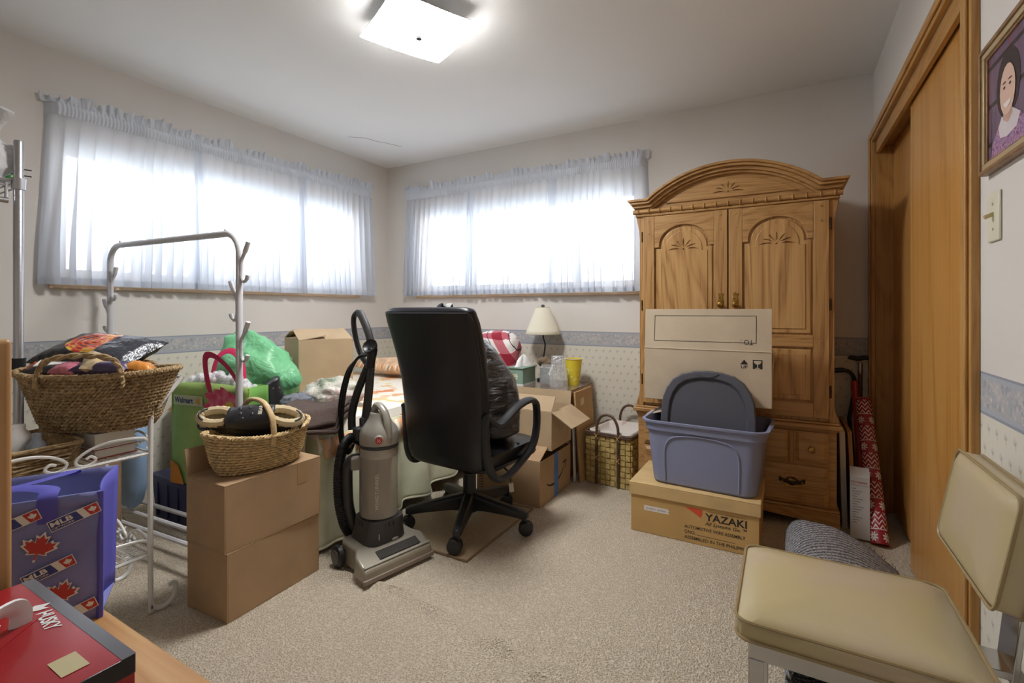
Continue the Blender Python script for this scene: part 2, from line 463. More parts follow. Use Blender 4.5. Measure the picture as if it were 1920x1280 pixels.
# ---------------------------------------------------------------- closet
DOORW = wood('honey_birch_door', (206,156,88), (198,144,74), (178,122,58), 'z', 3.0, 0.33, st=0.05)
CASE = wood('honey_casing', (196,152,92), (186,138,76), (160,112,58), 'z', 9, 0.38)
CASEY = wood('honey_casing_y', (196,152,92), (186,138,76), (160,112,58), 'y', 9, 0.38)
t1 = bpy.data.objects.new('trim_1', None); COL.objects.link(t1); struct(t1)
for (y0, y1) in ((3.292, 3.36), (1.668, 1.735)):
    m = MB().box(0.420, 0.44, y0, y1, 0, 2.0925).box(0.412, 0.42, y0+0.014, y1-0.014, 0, 2.079)
    m.build('side_casing', CASE, t1, bevel=0.003)
MB().box(0.420, 0.44, 1.735, 3.292, 2.03, 2.092).box(0.412, 0.42, 1.721, 3.306, 2.046, 2.078).build('head_casing', CASEY, t1, bevel=0.003)
MB().box(0.4405, 0.458, 1.735, 3.292, 1.962, 2.03).build('track_fascia', CASEY, t1, bevel=0.002)
MB().box(0.4405, 0.575, 3.280, 3.292, 0, 2.03).build('jamb', CASE, t1)
MB().box(0.4405, 0.575, 1.735, 1.747, 0, 2.03).build('jamb', CASE, t1)
MB().box(0.459, 0.575, 1.747, 3.28, 2.0, 2.03).build('track', CASEY, t1)
d1 = struct(B(0.466, 0.500, 1.75, 2.60, 0.012, 1.995).build('door_1', DOORW, bevel=0.002))
d2 = struct(B(0.516, 0.550, 2.43, 3.278, 0.012, 1.995).build('door_2', DOORW, bevel=0.002))

# ---------------------------------------------------------------- ceiling light
cl = thing('ceiling_light', 'lit square frosted glass ceiling light with dark centre finial', 'ceiling light', (-1.425, 1.668, H), R(-24.7))
gl = MT('frosted_lit_glass', 0.25); gl.col((250,250,248))
gl.b.inputs['Emission Color'].default_value = (1, 0.99, 0.975, 1)
et = (gl.noise(30, 4, dist=2.0) * 14.0).sin().gt(0.8) * 0.25
gl.nt.links.new((et * (-LAMP_E) + LAMP_E).k, gl.b.inputs['Emission Strength'])
def shade(u, v):
    x, y = (u-0.5)*0.40, (v-0.5)*0.40; r = max(abs(x), abs(y))/0.2
    return (x, y, -0.098 + 0.007*(x*x+y*y)/0.04)
MB().sheet(shade, 20, 20).build('glass_shade', gl.mat, cl, thick=0.004)
MB().lathe([(0.075, -0.0005), (0.075, -0.018), (0.062, -0.026)], 28).build('base_plate', WMETAL, cl)
MB().sheet(lambda u, v: tuple(V(shade(0.002+0.996*u, 0.002+0.996*v)) + V((0, 0, 0.0045))), 14, 14).build('uplight_blocker', WMETAL, cl, thick=0.002)  # added sheet, unseen above the glass, keeps the lamp's light off the ceiling
MB().lathe([(0.006, -0.02), (0.006, -0.116)], 8).build('stem', STEEL, cl)
MB().lathe([(0.004, -0.128), (0.013, -0.124), (0.016, -0.116), (0.013, -0.110), (0.006, -0.107)], 16).build('finial', plain('dark_nickel', (86,86,88), 0.3, 0.8), cl)

# ---------------------------------------------------------------- picture and switch on the right wall
pf = thing('framed_portrait', 'gilt framed portrait photograph hanging beside the closet', 'picture', (0.44, 1.47, 1.583))
GILT = plain('gilt_wood', (150,116,82), 0.4, 0.2, var=0.15, f=30); GILT2 = plain('gilt_inner', (196,176,138), 0.35, 0.3)
hy, hz = 0.142, 0.152
for k, (t0, t1_, d0, mt) in enumerate(((0, 0.010, 0.020, GILT), (0.010, 0.024, 0.016, GILT2), (0.024, 0.030, 0.012, GILT))):
    m = MB(); a, b = hy-t0, hz-t0; c, d = hy-t1_, hz-t1_
    m.box(-d0, -0.001, -a, a, d, b).box(-d0, -0.001, -a, a, -b, -d).box(-d0, -0.001, -a, -c, -d, d).box(-d0, -0.001, c, a, -d, d)
    m.build('frame_moulding', mt, pf, bevel=0.0015)
bk = MT('portrait_backdrop', 0.3)
shelf = ((bk.z*11.0).fr()).lt(0.12); bkc = bk.ramp(bk.noise(60, 2, (0, 1, 0.02)), [(0.3, (40,44,70)), (0.45, (104,100,128)), (0.6, (126,70,80)), (0.75, (60,64,96))])
bk.col(bk.mix(shelf, bkc, (52,40,44)))
ph = B(-0.008, -0.001, -0.113, 0.113, -0.123, 0.123).build('photograph', bk.mat, pf)
o_, r_, u_ = V((-0.0082, 0, 0)), V((0, -1, 0)), V((0, 0, 1))
def el(cx, cy, rx, ry, n=20, a0=0, a1=360): return arc(cx, cy, rx, a0, a1, n, ry)
FX = 0.004
blouse = MT('print_blouse', 0.3); blouse.col(blouse.ramp(blouse.noise(90, 2), [(0.35, (110,70,120)), (0.5, (196,150,180)), (0.62, (90,80,140)), (0.75, (210,170,190))]))
decal([el(FX, 0.022, 0.066, 0.076)[:-1]], o_, r_, u_, plain('print_hair', (52,40,40), 0.4), ph, 'printed_hair', 0.0003)
decal([[(-0.095,-0.123),(-0.085,-0.085),(-0.05,-0.06),(0.0,-0.05),(0.06,-0.06),(0.1,-0.085),(0.112,-0.123)]], o_, r_, u_, blouse.mat, ph, 'printed_blouse', 0.0005)
decal([[(-0.05,-0.062),(-0.03,-0.042),(0.0,-0.058),(0.03,-0.042),(0.07,-0.064),(0.05,-0.088),(0.0,-0.095),(-0.04,-0.088)]], o_, r_, u_, plain('print_collar', (216,206,210), 0.4), ph, 'printed_collar', 0.0007)
SK = plain('print_skin', (222,186,168), 0.4)
decal([[(FX-0.022,-0.02),(FX-0.026,-0.052),(FX,-0.066),(FX+0.026,-0.052),(FX+0.022,-0.02)]], o_, r_, u_, plain('print_neck', (206,166,148), 0.4), ph, 'printed_neck', 0.0009)
decal([el(FX, 0.008, 0.042, 0.056)[:-1]], o_, r_, u_, SK, ph, 'printed_face', 0.0014)
decal([el(FX-0.016, 0.016, 0.006, 0.003, 10), el(FX+0.016, 0.016, 0.006, 0.003, 10), el(FX-0.016, 0.027, 0.010, 0.0018, 10), el(FX+0.016, 0.027, 0.010, 0.0018, 10)], o_, r_, u_, plain('print_eyes', (70,50,46), 0.4), ph, 'printed_eyes', 0.002)
decal([el(FX, -0.018, 0.02, 0.013, 14, 180, 360)], o_, r_, u_, plain('print_smile', (238,228,222), 0.4), ph, 'printed_smile', 0.002)
sw = thing('light_switch', 'ivory toggle light switch on the wall below the portrait', 'light switch', (0.44, 1.563, 1.324))
IVORY = plain('ivory_plastic', (226,222,202), 0.35)
B(-0.006, -0.0004, -0.036, 0.036, -0.059, 0.059).build('switch_plate', IVORY, sw, bevel=0.003)
MB().obox((-0.013, 0, 0.003), (0.009, 0, 0.004), (0, 0.0045, 0), (-0.002, 0, 0.0045)).build('toggle', plain('aged_ivory', (205,188,140), 0.35), sw, bevel=0.0015)
for q in (-0.03, 0.03): MB().lathe([(0.0035, 0.0055), (0.0035, 0.0068), (0.002, 0.0072)], 10, (0, 0, q), (-1, 0, 0)).build('screw', STEEL, sw)
# ---------------------------------------------------------------- armoire
OA, OB, OC = (190,150,98), (174,132,80), (136,96,54)
OAKZ = wood('oak_upright', OA, OB, OC, 'z', 12, 0.4)
OAKX = wood('oak_cross', OA, OB, OC, 'x', 12, 0.4)
OAKP = wood('oak_panel', (200,160,106), (184,142,88), (146,104,60), 'z', 7, 0.38, rw=0.36)
ar = thing('armoire', 'tall oak armoire with arched pediment and two carved doors', 'armoire', (-0.262, 2.84, 0))
F = lambda m, poly, y, t: m.prism(poly, (0, y, 0), (1, 0, 0), (0, 0, 1), t)   # normal = -y, front towards the room
B(-0.488, 0.488, 0, 0.49, 0.085, 0.5).build('lower_case', OAKX, ar, bevel=0.002)
pl = [(-0.5,0),(-0.41,0),(-0.39,0.03),(-0.35,0.045),(-0.3,0.05),(-0.1,0.062),(0,0.07),(0.1,0.062),(0.3,0.05),(0.35,0.045),(0.39,0.03),(0.41,0),(0.5,0),(0.5,0.1),(-0.5,0.1)]
m = MB(); F(m, pl, 0.005, 0.02); m.box(-0.5, -0.48, 0.005, 0.48, 0, 0.1).box(0.48, 0.5, 0.005, 0.48, 0, 0.1)
m.build('plinth', OAKX, ar, bevel=0.002)
MB().box(-0.50, 0.50, -0.016, 0.49, 0.1, 0.115).build('plinth_moulding', OAKX, ar, bevel=0.006)
m = MB().box(-0.498, 0.498, -0.012, 0.49, 0.5, 0.512).box(-0.512, 0.512, -0.028, 0.49, 0.512, 0.533).box(-0.5, 0.5, -0.016, 0.49, 0.533, 0.545)
m.build('waist_moulding', OAKX, ar, bevel=0.004)
B(-0.476, 0.476, 0.002, 0.48, 0.545, 1.655).build('upper_case', OAKZ, ar, bevel=0.002)
for s in (-1, 1):   # corner pilasters with a flared foot
    pil = [(0.455,0.545),(0.497,0.545),(0.497,0.56),(0.490,0.575),(0.482,0.60),(0.478,0.63),(0.478,1.52),(0.481,1.57),(0.490,1.61),(0.497,1.64),(0.497,1.655),(0.455,1.655)]
    m = MB(); F(m, [(s*a, b) for a, b in pil], 0.004, 0.012); m.build('pilaster', OAKZ, ar, bevel=0.002)
# drawers
def raised(parent, x0, x1, z0, z1, y, mat, name='raised_panel'):
    m = MB(); a = 0.016
    v = [(x0,y,z0),(x1,y,z0),(x1,y,z1),(x0,y,z1),(x0+a,y-0.010,z0+a),(x1-a,y-0.010,z0+a),(x1-a,y-0.010,z1-a),(x0+a,y-0.010,z1-a)]
    m.add(v, [(0,3,2,1),(4,5,6,7),(0,1,5,4),(1,2,6,5),(2,3,7,6),(3,0,4,7)])
    return m.build(name, mat, parent, bevel=0.0015, ang=20)
def knob(parent, x, y, z, r=0.016, mat=BRASS):
    return MB().lathe([(0.012,0),(0.012,0.003),(0.005,0.005),(0.005,0.012),(r*0.8,0.016),(r,0.021),(r*0.85,0.027),(r*0.4,0.030)], 16, (x, y, z), (0,-1,0)).build('knob', mat, parent)
d = B(-0.455, 0.455, -0.012, 0.01, 0.328, 0.492).build('drawer', OAKX, ar, bevel=0.003)
for a, b in ((-0.45,-0.312),(-0.282,0.282),(0.312,0.45)): raised(d, a, b, 0.333, 0.487, -0.012, OAKX)
for s in (-1, 1):
    for q in (-0.009, 0.0, 0.009): MB().tube([(s*0.297+q, -0.016, 0.332), (s*0.297+q, -0.016, 0.488)], 0.005, 8).build('reed', OAKZ, d)
    knob(d, s*0.381, -0.022, 0.41)
d = B(-0.455, 0.455, -0.012, 0.01, 0.12, 0.318).build('drawer', OAKX, ar, bevel=0.003)
raised(d, -0.45, 0.45, 0.125, 0.313, -0.012, OAKX)
for s in (-1, 1):
    h = MB(); cx, cz, y = s*0.297, 0.235, -0.024
    wing = [(-0.06,0.012),(-0.052,0.02),(-0.042,0.012),(-0.03,0.008),(-0.022,0.016),(-0.012,0.022),(0,0.024),(0.012,0.022),(0.022,0.016),(0.03,0.008),(0.042,0.012),(0.052,0.02),(0.06,0.012),(0.056,-0.004),(0.04,-0.008),(0.02,-0.012),(0,-0.022),(-0.02,-0.012),(-0.04,-0.008),(-0.056,-0.004)]
    h.prism([(cx+a, cz+b) for a, b in wing], (0, y+0.001, 0), (1,0,0), (0,0,1), 0.003)
    hd = h.build('handle', BRONZE, d, bevel=0.001)
    MB().tube(smooth([(cx-0.046,y-0.004,cz+0.004),(cx-0.036,y-0.014,cz-0.012),(cx,y-0.018,cz-0.018),(cx+0.036,y-0.014,cz-0.012),(cx+0.046,y-0.004,cz+0.004)]), 0.0035, 8).build('bail', BRASS, hd)
    m = MB()
    for k in range(7):
        a = R(30+20*k); m.tube([(cx+0.004*math.cos(a), y-0.004, cz+0.002+0.004*math.sin(a)), (cx+0.02*math.cos(a), y-0.004, cz+0.002+0.02*math.sin(a))], 0.0018, 5)
    m.build('shell', BRASS, hd)
# fan carving
def cut(o, cutter):
    b = o.modifiers.new('c', 'BOOLEAN'); b.operation = 'DIFFERENCE'; b.solver = 'EXACT'; b.object = cutter
    bpy.context.view_layer.update()
    me = bpy.data.meshes.new_from_object(o.evaluated_get(bpy.context.evaluated_depsgraph_get()))
    o.modifiers.clear(); o.data = me
    me.polygons.foreach_set('use_smooth', [False]*len(me.polygons))
def fan(parent, cx, cz, y, s, targets, depth, mat):
    m = MB(); kn = MB()
    for ang, l in ((90,0.062),(62,0.064),(118,0.064),(36,0.066),(144,0.066),(10,0.070),(170,0.070)):
        a = R(ang); d0 = V((math.cos(a), math.sin(a)*0.8)); bend = 0.010*(1 if ang < 90 else -1 if ang > 90 else 0)*abs(math.cos(a))
        pts = []
        for k in range(7):
            t = k/6; wv = 0.0045*math.sin(PI*t)**0.7
            c = d0*(0.022 + l*t) + V((0, -abs(bend)*t*t*1.5))
            pts.append((c, wv))
        nrm = V((-d0.y, d0.x))
        poly = [(cx+s*(c.x+nrm.x*w_), cz+s*(c.y+nrm.y*w_)) for c, w_ in pts] + [(cx+s*(c.x-nrm.x*w_), cz+s*(c.y-nrm.y*w_)) for c, w_ in pts[-2:0:-1]]
        if sum(poly[i-1][0]*poly[i][1]-poly[i][0]*poly[i-1][1] for i in range(len(poly))) < 0: poly = poly[::-1]
        F(kn, poly, y+depth, depth+0.006); m.add([(a_, y+depth-0.0003, b_) for a_, b_ in poly], [tuple(range(len(poly)))])
    dot = [(cx+0.005*s*math.cos(k), cz+0.005*s*math.sin(k)) for k in [i*PI/4 for i in range(8)]]
    F(kn, dot, y+depth, depth+0.006); m.add([(a_, y+depth-0.0003, b_) for a_, b_ in dot], [tuple(range(8))])
    ko = kn.build('gouge', mat, parent)
    for t in targets: cut(t, ko)
    bpy.data.objects.remove(ko)
    return m.build('fan_carving', mat, parent)   # floor of the carved grooves, same oak
def archpoly(x0, x1, z0, zs, za, st=0.028, n=18):
    cx = (x0+x1)/2
    top = [(x1, z0), (x1, zs)] + [(x1-st, zs)] + [(cx+(x1-st-cx)*math.cos(a), zs+0.012+(za-zs-0.012)*math.sin(a)) for a in [PI*i/n for i in range(n+1)]] + [(x0+st, zs), (x0, zs)]
    return [(x0, z0)] + top
for s, xa, xb in ((-1, -0.456, -0.0035), (1, 0.0035, 0.456)):
    dr = B(xa, xb, -0.008, 0.002, 0.565, 1.645).build('door', OAKZ, ar, bevel=0.002)
    sw_ = 0.066
    for a, b in ((xa, xa+sw_), (xb-sw_, xb)): B(a, b, -0.022, -0.007, 0.565, 1.645).build('stile', OAKZ, dr, bevel=0.003)
    ia, ib = xa+sw_, xb-sw_
    for z0, z1 in ((0.565, 0.64), (0.915, 0.975)): B(ia, ib, -0.0215, -0.007, z0, z1).build('rail', OAKX, dr, bevel=0.003)
    zs, za = 1.462, 1.585
    hole = archpoly(ia, ib, 0.975, zs, za)
    rail = [(ia, 1.645), (ib, 1.645)][::-1] + [(ia, zs)] + [p for p in hole[3:-1]][::-1] + [(ib, zs)]
    rail = [(ib, 1.645), (ia, 1.645), (ia, zs)] + hole[3:-1][::-1] + [(ib, zs)]
    m = MB(); F(m, rail, -0.007, 0.0145); m.build('arched_rail', OAKX, dr, bevel=0.003)
    m = MB(); F(m, archpoly(ia+0.010, ib-0.010, 0.985, zs-0.008, za-0.012), -0.008, 0.008); up = m.build('raised_panel', OAKP, dr, bevel=0.005, seg=3)
    m = MB(); F(m, archpoly(ia+0.034, ib-0.034, 1.008, zs-0.026, za-0.036), -0.0155, 0.005); pfd = m.build('panel_field', OAKP, up, bevel=0.004)
    fan(up, (ia+ib)/2, 1.445, -0.0205, 0.92, (pfd, up), 0.0085, OAKP)
    m = MB().box(ia+0.010, ib-0.010, -0.016, -0.008, 0.65, 0.905); lp = m.build('raised_panel', OAKP, dr, bevel=0.005, seg=3)
    B(ia+0.034, ib-0.034, -0.0205, -0.0155, 0.674, 0.881).build('panel_field', OAKP, lp, bevel=0.004)
    kx = xb-0.033 if s < 0 else xa+0.033
    esc = [(0,0.05),(0.009,0.042),(0.016,0.046),(0.012,0.034),(0.010,0.02),(0.016,0.0),(0.010,-0.016),(0.014,-0.03),(0.0,-0.04),(-0.014,-0.03),(-0.010,-0.016),(-0.016,0.0),(-0.010,0.02),(-0.012,0.034),(-0.016,0.046),(-0.009,0.042)]
    m = MB(); F(m, [(kx+a, 1.15+b) for a, b in esc], -0.0222, 0.003); m.build('escutcheon', BRASS, dr, bevel=0.001)
    knob(dr, kx, -0.025, 1.132)
    for (px_, pz) in ((xa+0.033,1.618),(xa+0.033,1.545),(xb-0.033,1.618),(xb-0.033,1.545),(xa+0.033,0.945),(xb-0.033,0.945),(xa+0.033,0.60),(xb-0.033,0.60)):
        MB().lathe([(0.006,0.0),(0.006,0.002),(0.003,0.003)], 10, (px_, -0.022, pz), (0,-1,0)).build('peg', OAKX, dr)
    hx = xa-0.005 if s < 0 else xb+0.005
    for z in (1.53, 1.13, 0.70): MB().lathe([(0.005,-0.03),(0.005,0.03)], 8, (hx, -0.014, z)).build('hinge', BRONZE, dr)
# pediment
B(-0.5, 0.5, -0.022, 0.48, 1.648, 1.662).build('frieze_moulding', OAKX, ar, bevel=0.004)
m = MB().tube([(-0.512,-0.02,1.676),(0.512,-0.02,1.676)], 0.013, 10).box(-0.5, 0.5, -0.012, 0.48, 1.662, 1.692)
for k in range(17): m.ell((-0.48+k*0.06, -0.03, 1.676), 0.0055, 0.009, 0.015, 8, 6)
m.build('bead_moulding', OAKX, ar)
AH, AT, AZ = 0.425, 1.895, 1.742
def arch_off(d):
    # outline of the cornice shrunk inwards by d
    pts = [(-0.538+d*0.7, AZ-d), (-AH-0.0+d*0.5, AZ-d)]
    n = 24
    half = AH - d*0.4
    rise = AT-d-(AZ-d)
    Rr = (half*half+rise*rise)/(2*rise); cz = AT-d-Rr; a0 = math.asin(half/Rr)
    pts = [(-0.538+d*0.7, AZ-d)] + [(Rr*math.sin(-a0+2*a0*i/n), cz+Rr*math.cos(-a0+2*a0*i/n)) for i in range(n+1)] + [(0.538-d*0.7, AZ-d)]
    return pts
for d0, d1_, yf, yb in ((0, 0.014, -0.075, 0.30), (0.014, 0.028, -0.064, 0.28), (0.028, 0.046, -0.045, 0.0), (0.046, 0.058, -0.03, 0.0)):
    a, b = arch_off(d0), arch_off(d1_); n = len(a)
    m = MB(); v = [(p[0], yf, p[1]) for p in a]+[(p[0], yf, p[1]) for p in b]+[(p[0], yb, p[1]) for p in a]+[(p[0], yb, p[1]) for p in b]
    fs = []
    for i in range(n-1):
        fs += [(i,i+1,n+i+1,n+i),(2*n+i,3*n+i,3*n+i+1,2*n+i+1),(i,2*n+i,2*n+i+1,i+1),(n+i,n+i+1,3*n+i+1,3*n+i)]
    fs += [(0,n,3*n,2*n),(n-1,3*n-1,4*n-1,2*n-1)]
    m.add(v, fs); m.build('cornice', OAKX, ar, bevel=0.003)
seg_ = [(p[0], p[1]) for p in arch_off(0.056)]
m = MB(); F(m, [(0.5,1.69)] + [p for p in seg_[::-1] if abs(p[0]) < 0.5] + [(-0.5,1.69)], 0.30, 0.305); m.build('pediment', OAKX, ar)
half, rise = 0.33, 0.105; Rr = (half*half+rise*rise)/(2*rise); a0 = math.asin(half/Rr)
lens = [(Rr*math.sin(a0-2*a0*i/20), 1.712+rise-Rr+Rr*math.cos(a0-2*a0*i/20)) for i in range(21)]
m = MB(); F(m, lens, -0.004, 0.010); lp = m.build('pediment_panel', OAKX, ar, bevel=0.006, seg=3)
fan(lp, 0, 1.742, -0.0140, 0.85, (lp,), 0.008, OAKX)

# pale green cloth folded on the armoire top
tag(MB().sheet(lambda u, v: (-0.26-0.35+0.22*u+0.01*nz((u*5,v*5,1)), 2.99+0.2*v, 1.73+0.065*math.sin(PI*u)**0.5+0.02*nz((u*6,v*6,2))), 16, 12).build('folded_cloth', plain('pale_green_cloth', (204,214,196), 0.9), thick=0.006),
    'pale green cloth lying on top of the oak armoire', 'cloth')

# ---------------------------------------------------------------- cartons and tote before the armoire
def carton(name, label, loc, rz, lx, ly, h, mat=CARD, group=None, top=True, flaps=(), t=0.005, tape=None, cat='cardboard box', inner=None):
    """open or closed carton; origin at the centre of its floor. flaps: list of (side, tilt degrees, length)"""
    o = thing(name, label, cat, loc, rz, group)
    x, y = lx/2, ly/2
    m = MB()
    m.box(-x, x, -y, y, 0, t)
    m.box(-x, x, -y, -y+t, t, h).box(-x, x, y-t, y, t, h).box(-x, -x+t, -y+t, y-t, t, h).box(x-t, x, -y+t, y-t, t, h)
    m.build('carton_body', mat, o, bevel=0.0015)
    if top:
        B(-x, -0.0008, -y, y, h+0.0002, h+t).build('top_flap', mat, o, bevel=0.001)
        B(0.0008, x, -y, y, h+0.0002, h+t).build('top_flap', mat, o, bevel=0.001)
    for side, tilt, ln in flaps:
        a = R(tilt); ca, sa = math.cos(a), math.sin(a)   # 0 = horizontal outward, 90 = straight up, 180 = folded shut
        m = MB()
        if side in 'xX':
            s = 1 if side == 'X' else -1
            m.obox((s*(x-t/2)+s*ca*ln/2, 0, h+0.001+sa*ln/2), (s*ca*ln/2, 0, sa*ln/2), (0, y-0.002, 0), (-s*sa*t/2, 0, ca*t/2))
        else:
            s = 1 if side == 'Y' else -1
            m.obox((0, s*(y-t/2)+s*ca*ln/2, h+0.001+sa*ln/2), (0, s*ca*ln/2, sa*ln/2), (x-0.002, 0, 0), (0, -s*sa*t/2, ca*t/2))
        m.build('flap', inner or mat, o)
    return o
X_, Y_, Z_ = V((1,0,0)), V((0,1,0)), V((0,0,1))
yz = thing('lidded_carton', 'tan lidded carton with wiring company print under the blue tote', 'cardboard box', (-0.381, 2.583, 0), R(-0.5))
B(-0.287, 0.287, -0.188, 0.188, 0, 0.236).build('carton_body', CARD3, yz, bevel=0.002)
m = MB().box(-0.294, 0.294, -0.195, 0.195, 0.238, 0.244).box(-0.294, 0.294, -0.195, -0.189, 0.183, 0.238).box(-0.294, 0.294, 0.189, 0.195, 0.183, 0.238).box(-0.294, -0.288, -0.189, 0.189, 0.183, 0.238).box(0.288, 0.294, -0.189, 0.189, 0.183, 0.238)
m.build('lid', plain('lid_cardboard', (206,176,124), 0.8, var=0.05), yz, bevel=0.002)
fy = -0.1882
text('YAZAKI', (0.062, fy, 0.121), X_, Z_, INK, yz, h=0.034, wd=0.176, off=0.02)
text('Vehicle power and data solutions', (0.07, fy, 0.159), X_, Z_, INK, yz, h=0.0085, wd=0.166, off=-0.005)
text('All Systems Go.\u2122', (0.062, fy, 0.094), X_, Z_, INK, yz, h=0.022, wd=0.176, shear=0.25, off=0.004)
text('AUTOMOTIVE WIRE ASSEMBLY', (-0.03, fy, 0.068), X_, Z_, INK, yz, h=0.015, wd=0.262, off=0.008)
text('C/NO:', (-0.03, fy, 0.044), X_, Z_, INK, yz, h=0.015, wd=0.048, off=0.008)
decal([[(0.02,0.043),(0.19,0.043),(0.19,0.0445),(0.02,0.0445)]], (0, fy, 0), X_, Z_, INK, yz, 'ruled_line')
text('ASSEMBLED IN THE PHILIPPINES', (-0.03, fy, 0.018), X_, Z_, INK, yz, h=0.015, wd=0.29, off=0.008)
decal([[(-0.028,0.168),(0.05,0.168),(0.05,0.146),(0.044,0.128)]], (0, fy, 0), X_, Z_, plain('logo_red', (214,84,50), 0.6), yz, 'red_logo')
lb = decal([[(-0.222,0.137),(-0.108,0.137),(-0.10,0.128),(-0.106,0.122),(-0.10,0.112),(-0.222,0.112)]], (0, fy, 0), X_, Z_, plain('masking_tape', (226,222,216), 0.7), yz, 'tape_label', 0.0004)
text("Jordan's  Jackets", (-0.212, fy, 0.1175), X_, Z_, plain('purple_ink', (92,60,120), 0.7), lb, h=0.012, wd=0.095, shear=0.2, ext=0.0007)

BLUEP = plain('periwinkle_plastic', (132,138,168), 0.45, bump=0.04, bf=300)
GREYP = plain('slate_plastic', (78,79,88), 0.5, bump=0.06, bf=300)
def rrect(hx, hy, r, n=6):
    p = []
    for cx, cy, a in ((hx-r, hy-r, 0), (-hx+r, hy-r, 90), (-hx+r, -hy+r, 180), (hx-r, -hy+r, 270)):
        p += arc(cx, cy, r, a, a+90, n)
    return p
def loftring(m, rings, cap0=True, cap1=False):
    n = len(rings[0]); v = []; f = []
    for r in rings: v += r
    for i in range(len(rings)-1):
        for k in range(n):
            l = (k+1) % n; f.append((i*n+k, i*n+l, (i+1)*n+l, (i+1)*n+k))
    if cap0: f.append(tuple(range(n))[::-1])
    if cap1: f.append(tuple((len(rings)-1)*n+k for k in range(n)))
    return m.add(v, f)
tt = thing('storage_tote', 'periwinkle blue plastic tote standing on the wiring carton', 'storage tote', (-0.335, 2.592, 0.2445), R(-3))
ring = lambda hx, hy, r, z: [(a, b, z) for a, b in rrect(hx, hy, r)]
m = MB(); loftring(m, [ring(0.225,0.155,0.05,0.0), ring(0.236,0.166,0.055,0.012), ring(0.262,0.180,0.06,0.262), ring(0.274,0.190,0.066,0.266), ring(0.276,0.192,0.066,0.300), ring(0.288,0.200,0.07,0.302), ring(0.289,0.201,0.07,0.312), ring(0.276,0.188,0.064,0.313), ring(0.268,0.184,0.06,0.30), ring(0.252,0.172,0.055,0.25), ring(0.226,0.158,0.05,0.02), ring(0.2,0.13,0.04,0.008)], True, True)
m.build('tote_body', BLUEP, tt)
def tp(u, z): return (u, -(0.166+(z-0.012)*0.056)-0.0012, z)
pth = smooth([(-0.165,0.02),(-0.168,0.14),(-0.16,0.20),(-0.13,0.236),(-0.07,0.25),(0,0.254),(0.07,0.25),(0.13,0.236),(0.16,0.20),(0.168,0.14),(0.165,0.02)] and [V((a,b,0)) for a,b in ((-0.165,0.02),(-0.168,0.14),(-0.16,0.20),(-0.13,0.236),(-0.07,0.25),(0,0.254),(0.07,0.25),(0.13,0.236),(0.16,0.20),(0.168,0.14),(0.165,0.02))], 4)
MB().tube([tp(p.x, p.y) for p in pth], 0.005, 6).build('arched_rib', BLUEP, tt)
MB().tube([(0.289, -0.05, 0.306), (0.289, 0.05, 0.306)], 0.006, 6).build('rim_grip', BLUEP, tt)

ld = thing('tote_lid', 'dark slate tote lid standing upright inside the blue tote', 'lid', (-0.335, 2.500, 0.258), R(-3))
tl = Matrix.Rotation(R(-8), 4, 'X')
outl = [(-0.222,0.0),(0.222,0.0)] + [(0.222,0.33)] + [(0.215,0.40),(0.198,0.45),(0.168,0.495),(0.125,0.525),(0.06,0.542),(0,0.546),(-0.06,0.542),(-0.125,0.525),(-0.168,0.495),(-0.198,0.45),(-0.215,0.40),(-0.222,0.33)]
inl = [(a*0.80, 0.03+b*0.86) for a, b in outl]
m = MB(); n = len(outl)
v = [(a,0.0,b) for a,b in outl]+[(a*0.985,-0.022,b*0.99+0.002) for a,b in outl]+[(a*1.03,-0.022,b*1.02) for a,b in inl]+[(a,-0.008,b) for a,b in inl]
f = []
for lay in range(3):
    f += [(lay*n+i, lay*n+(i+1) % n, (lay+1)*n+(i+1) % n, (lay+1)*n+i) for i in range(n)]
f.append(tuple(3*n+i for i in range(n))); f.append(tuple(range(n))[::-1])
m.add(v, f).xf(tl).build('lid_shell', GREYP, ld, bevel=0.004)
m = MB(); gp = [(0.055,0.532),(0.04,0.521),(0.02,0.514),(0,0.512),(-0.02,0.514),(-0.04,0.521),(-0.055,0.532)]
m.prism(gp, (0,-0.0225,0), (1,0,0), (0,0,1), 0.004); m.xf(tl).build('grip_recess', GREYP, ld)
MB().tube([tl @ V((a, -0.0085, b)) for a, b in inl], 0.003, 5, closed=True).build('groove', GREYP, ld)

ib = carton('inner_carton', 'plain carton standing inside the blue tote behind the dark lid', (-0.335, 2.675, 0.256), 0, 0.36, 0.135, 0.366, CARDW, top=True, flaps=())
MB().obox((-0.245, -0.02, 0.306), (0.065, 0, 0.02), (0, 0.06, 0), (0, 0, 0.002)).build('side_flap', CARDW, ib)
tc_ = thing('upright_carton', 'large pale shipping carton with raised flap leaning before the armoire', 'cardboard box', (-0.352, 2.705, 0.6285), R(0))
B(-0.303, 0.303, -0.1, 0.09, 0, 0.272).build('carton_body', CARDW, tc_, bevel=0.003)
fl = MB().obox((0, -0.098+0.012, 0.272+0.104), (0.302, 0, 0), (0, 0.010, 0.103), (0, 0.0025, -0.0002)).build('raised_flap', CARDW, tc_, bevel=0.001)
MB().tube([(-0.303,-0.099,0.273),(0.303,-0.099,0.271)], 0.004, 6).build('crease', CARDW, tc_)
for s, q in ((1, 0.307), ): MB().obox((0.306, 0, 0.2), (0.002, 0, 0), (0, 0.07, 0), (0.004, 0, 0.06)).build('side_flap', CARDW, tc_)
fy = -0.1003
up = V((0, 0.0966, 0.9953)).normalized()
fo = V((0, -0.098+0.002-0.0028, 0.272))
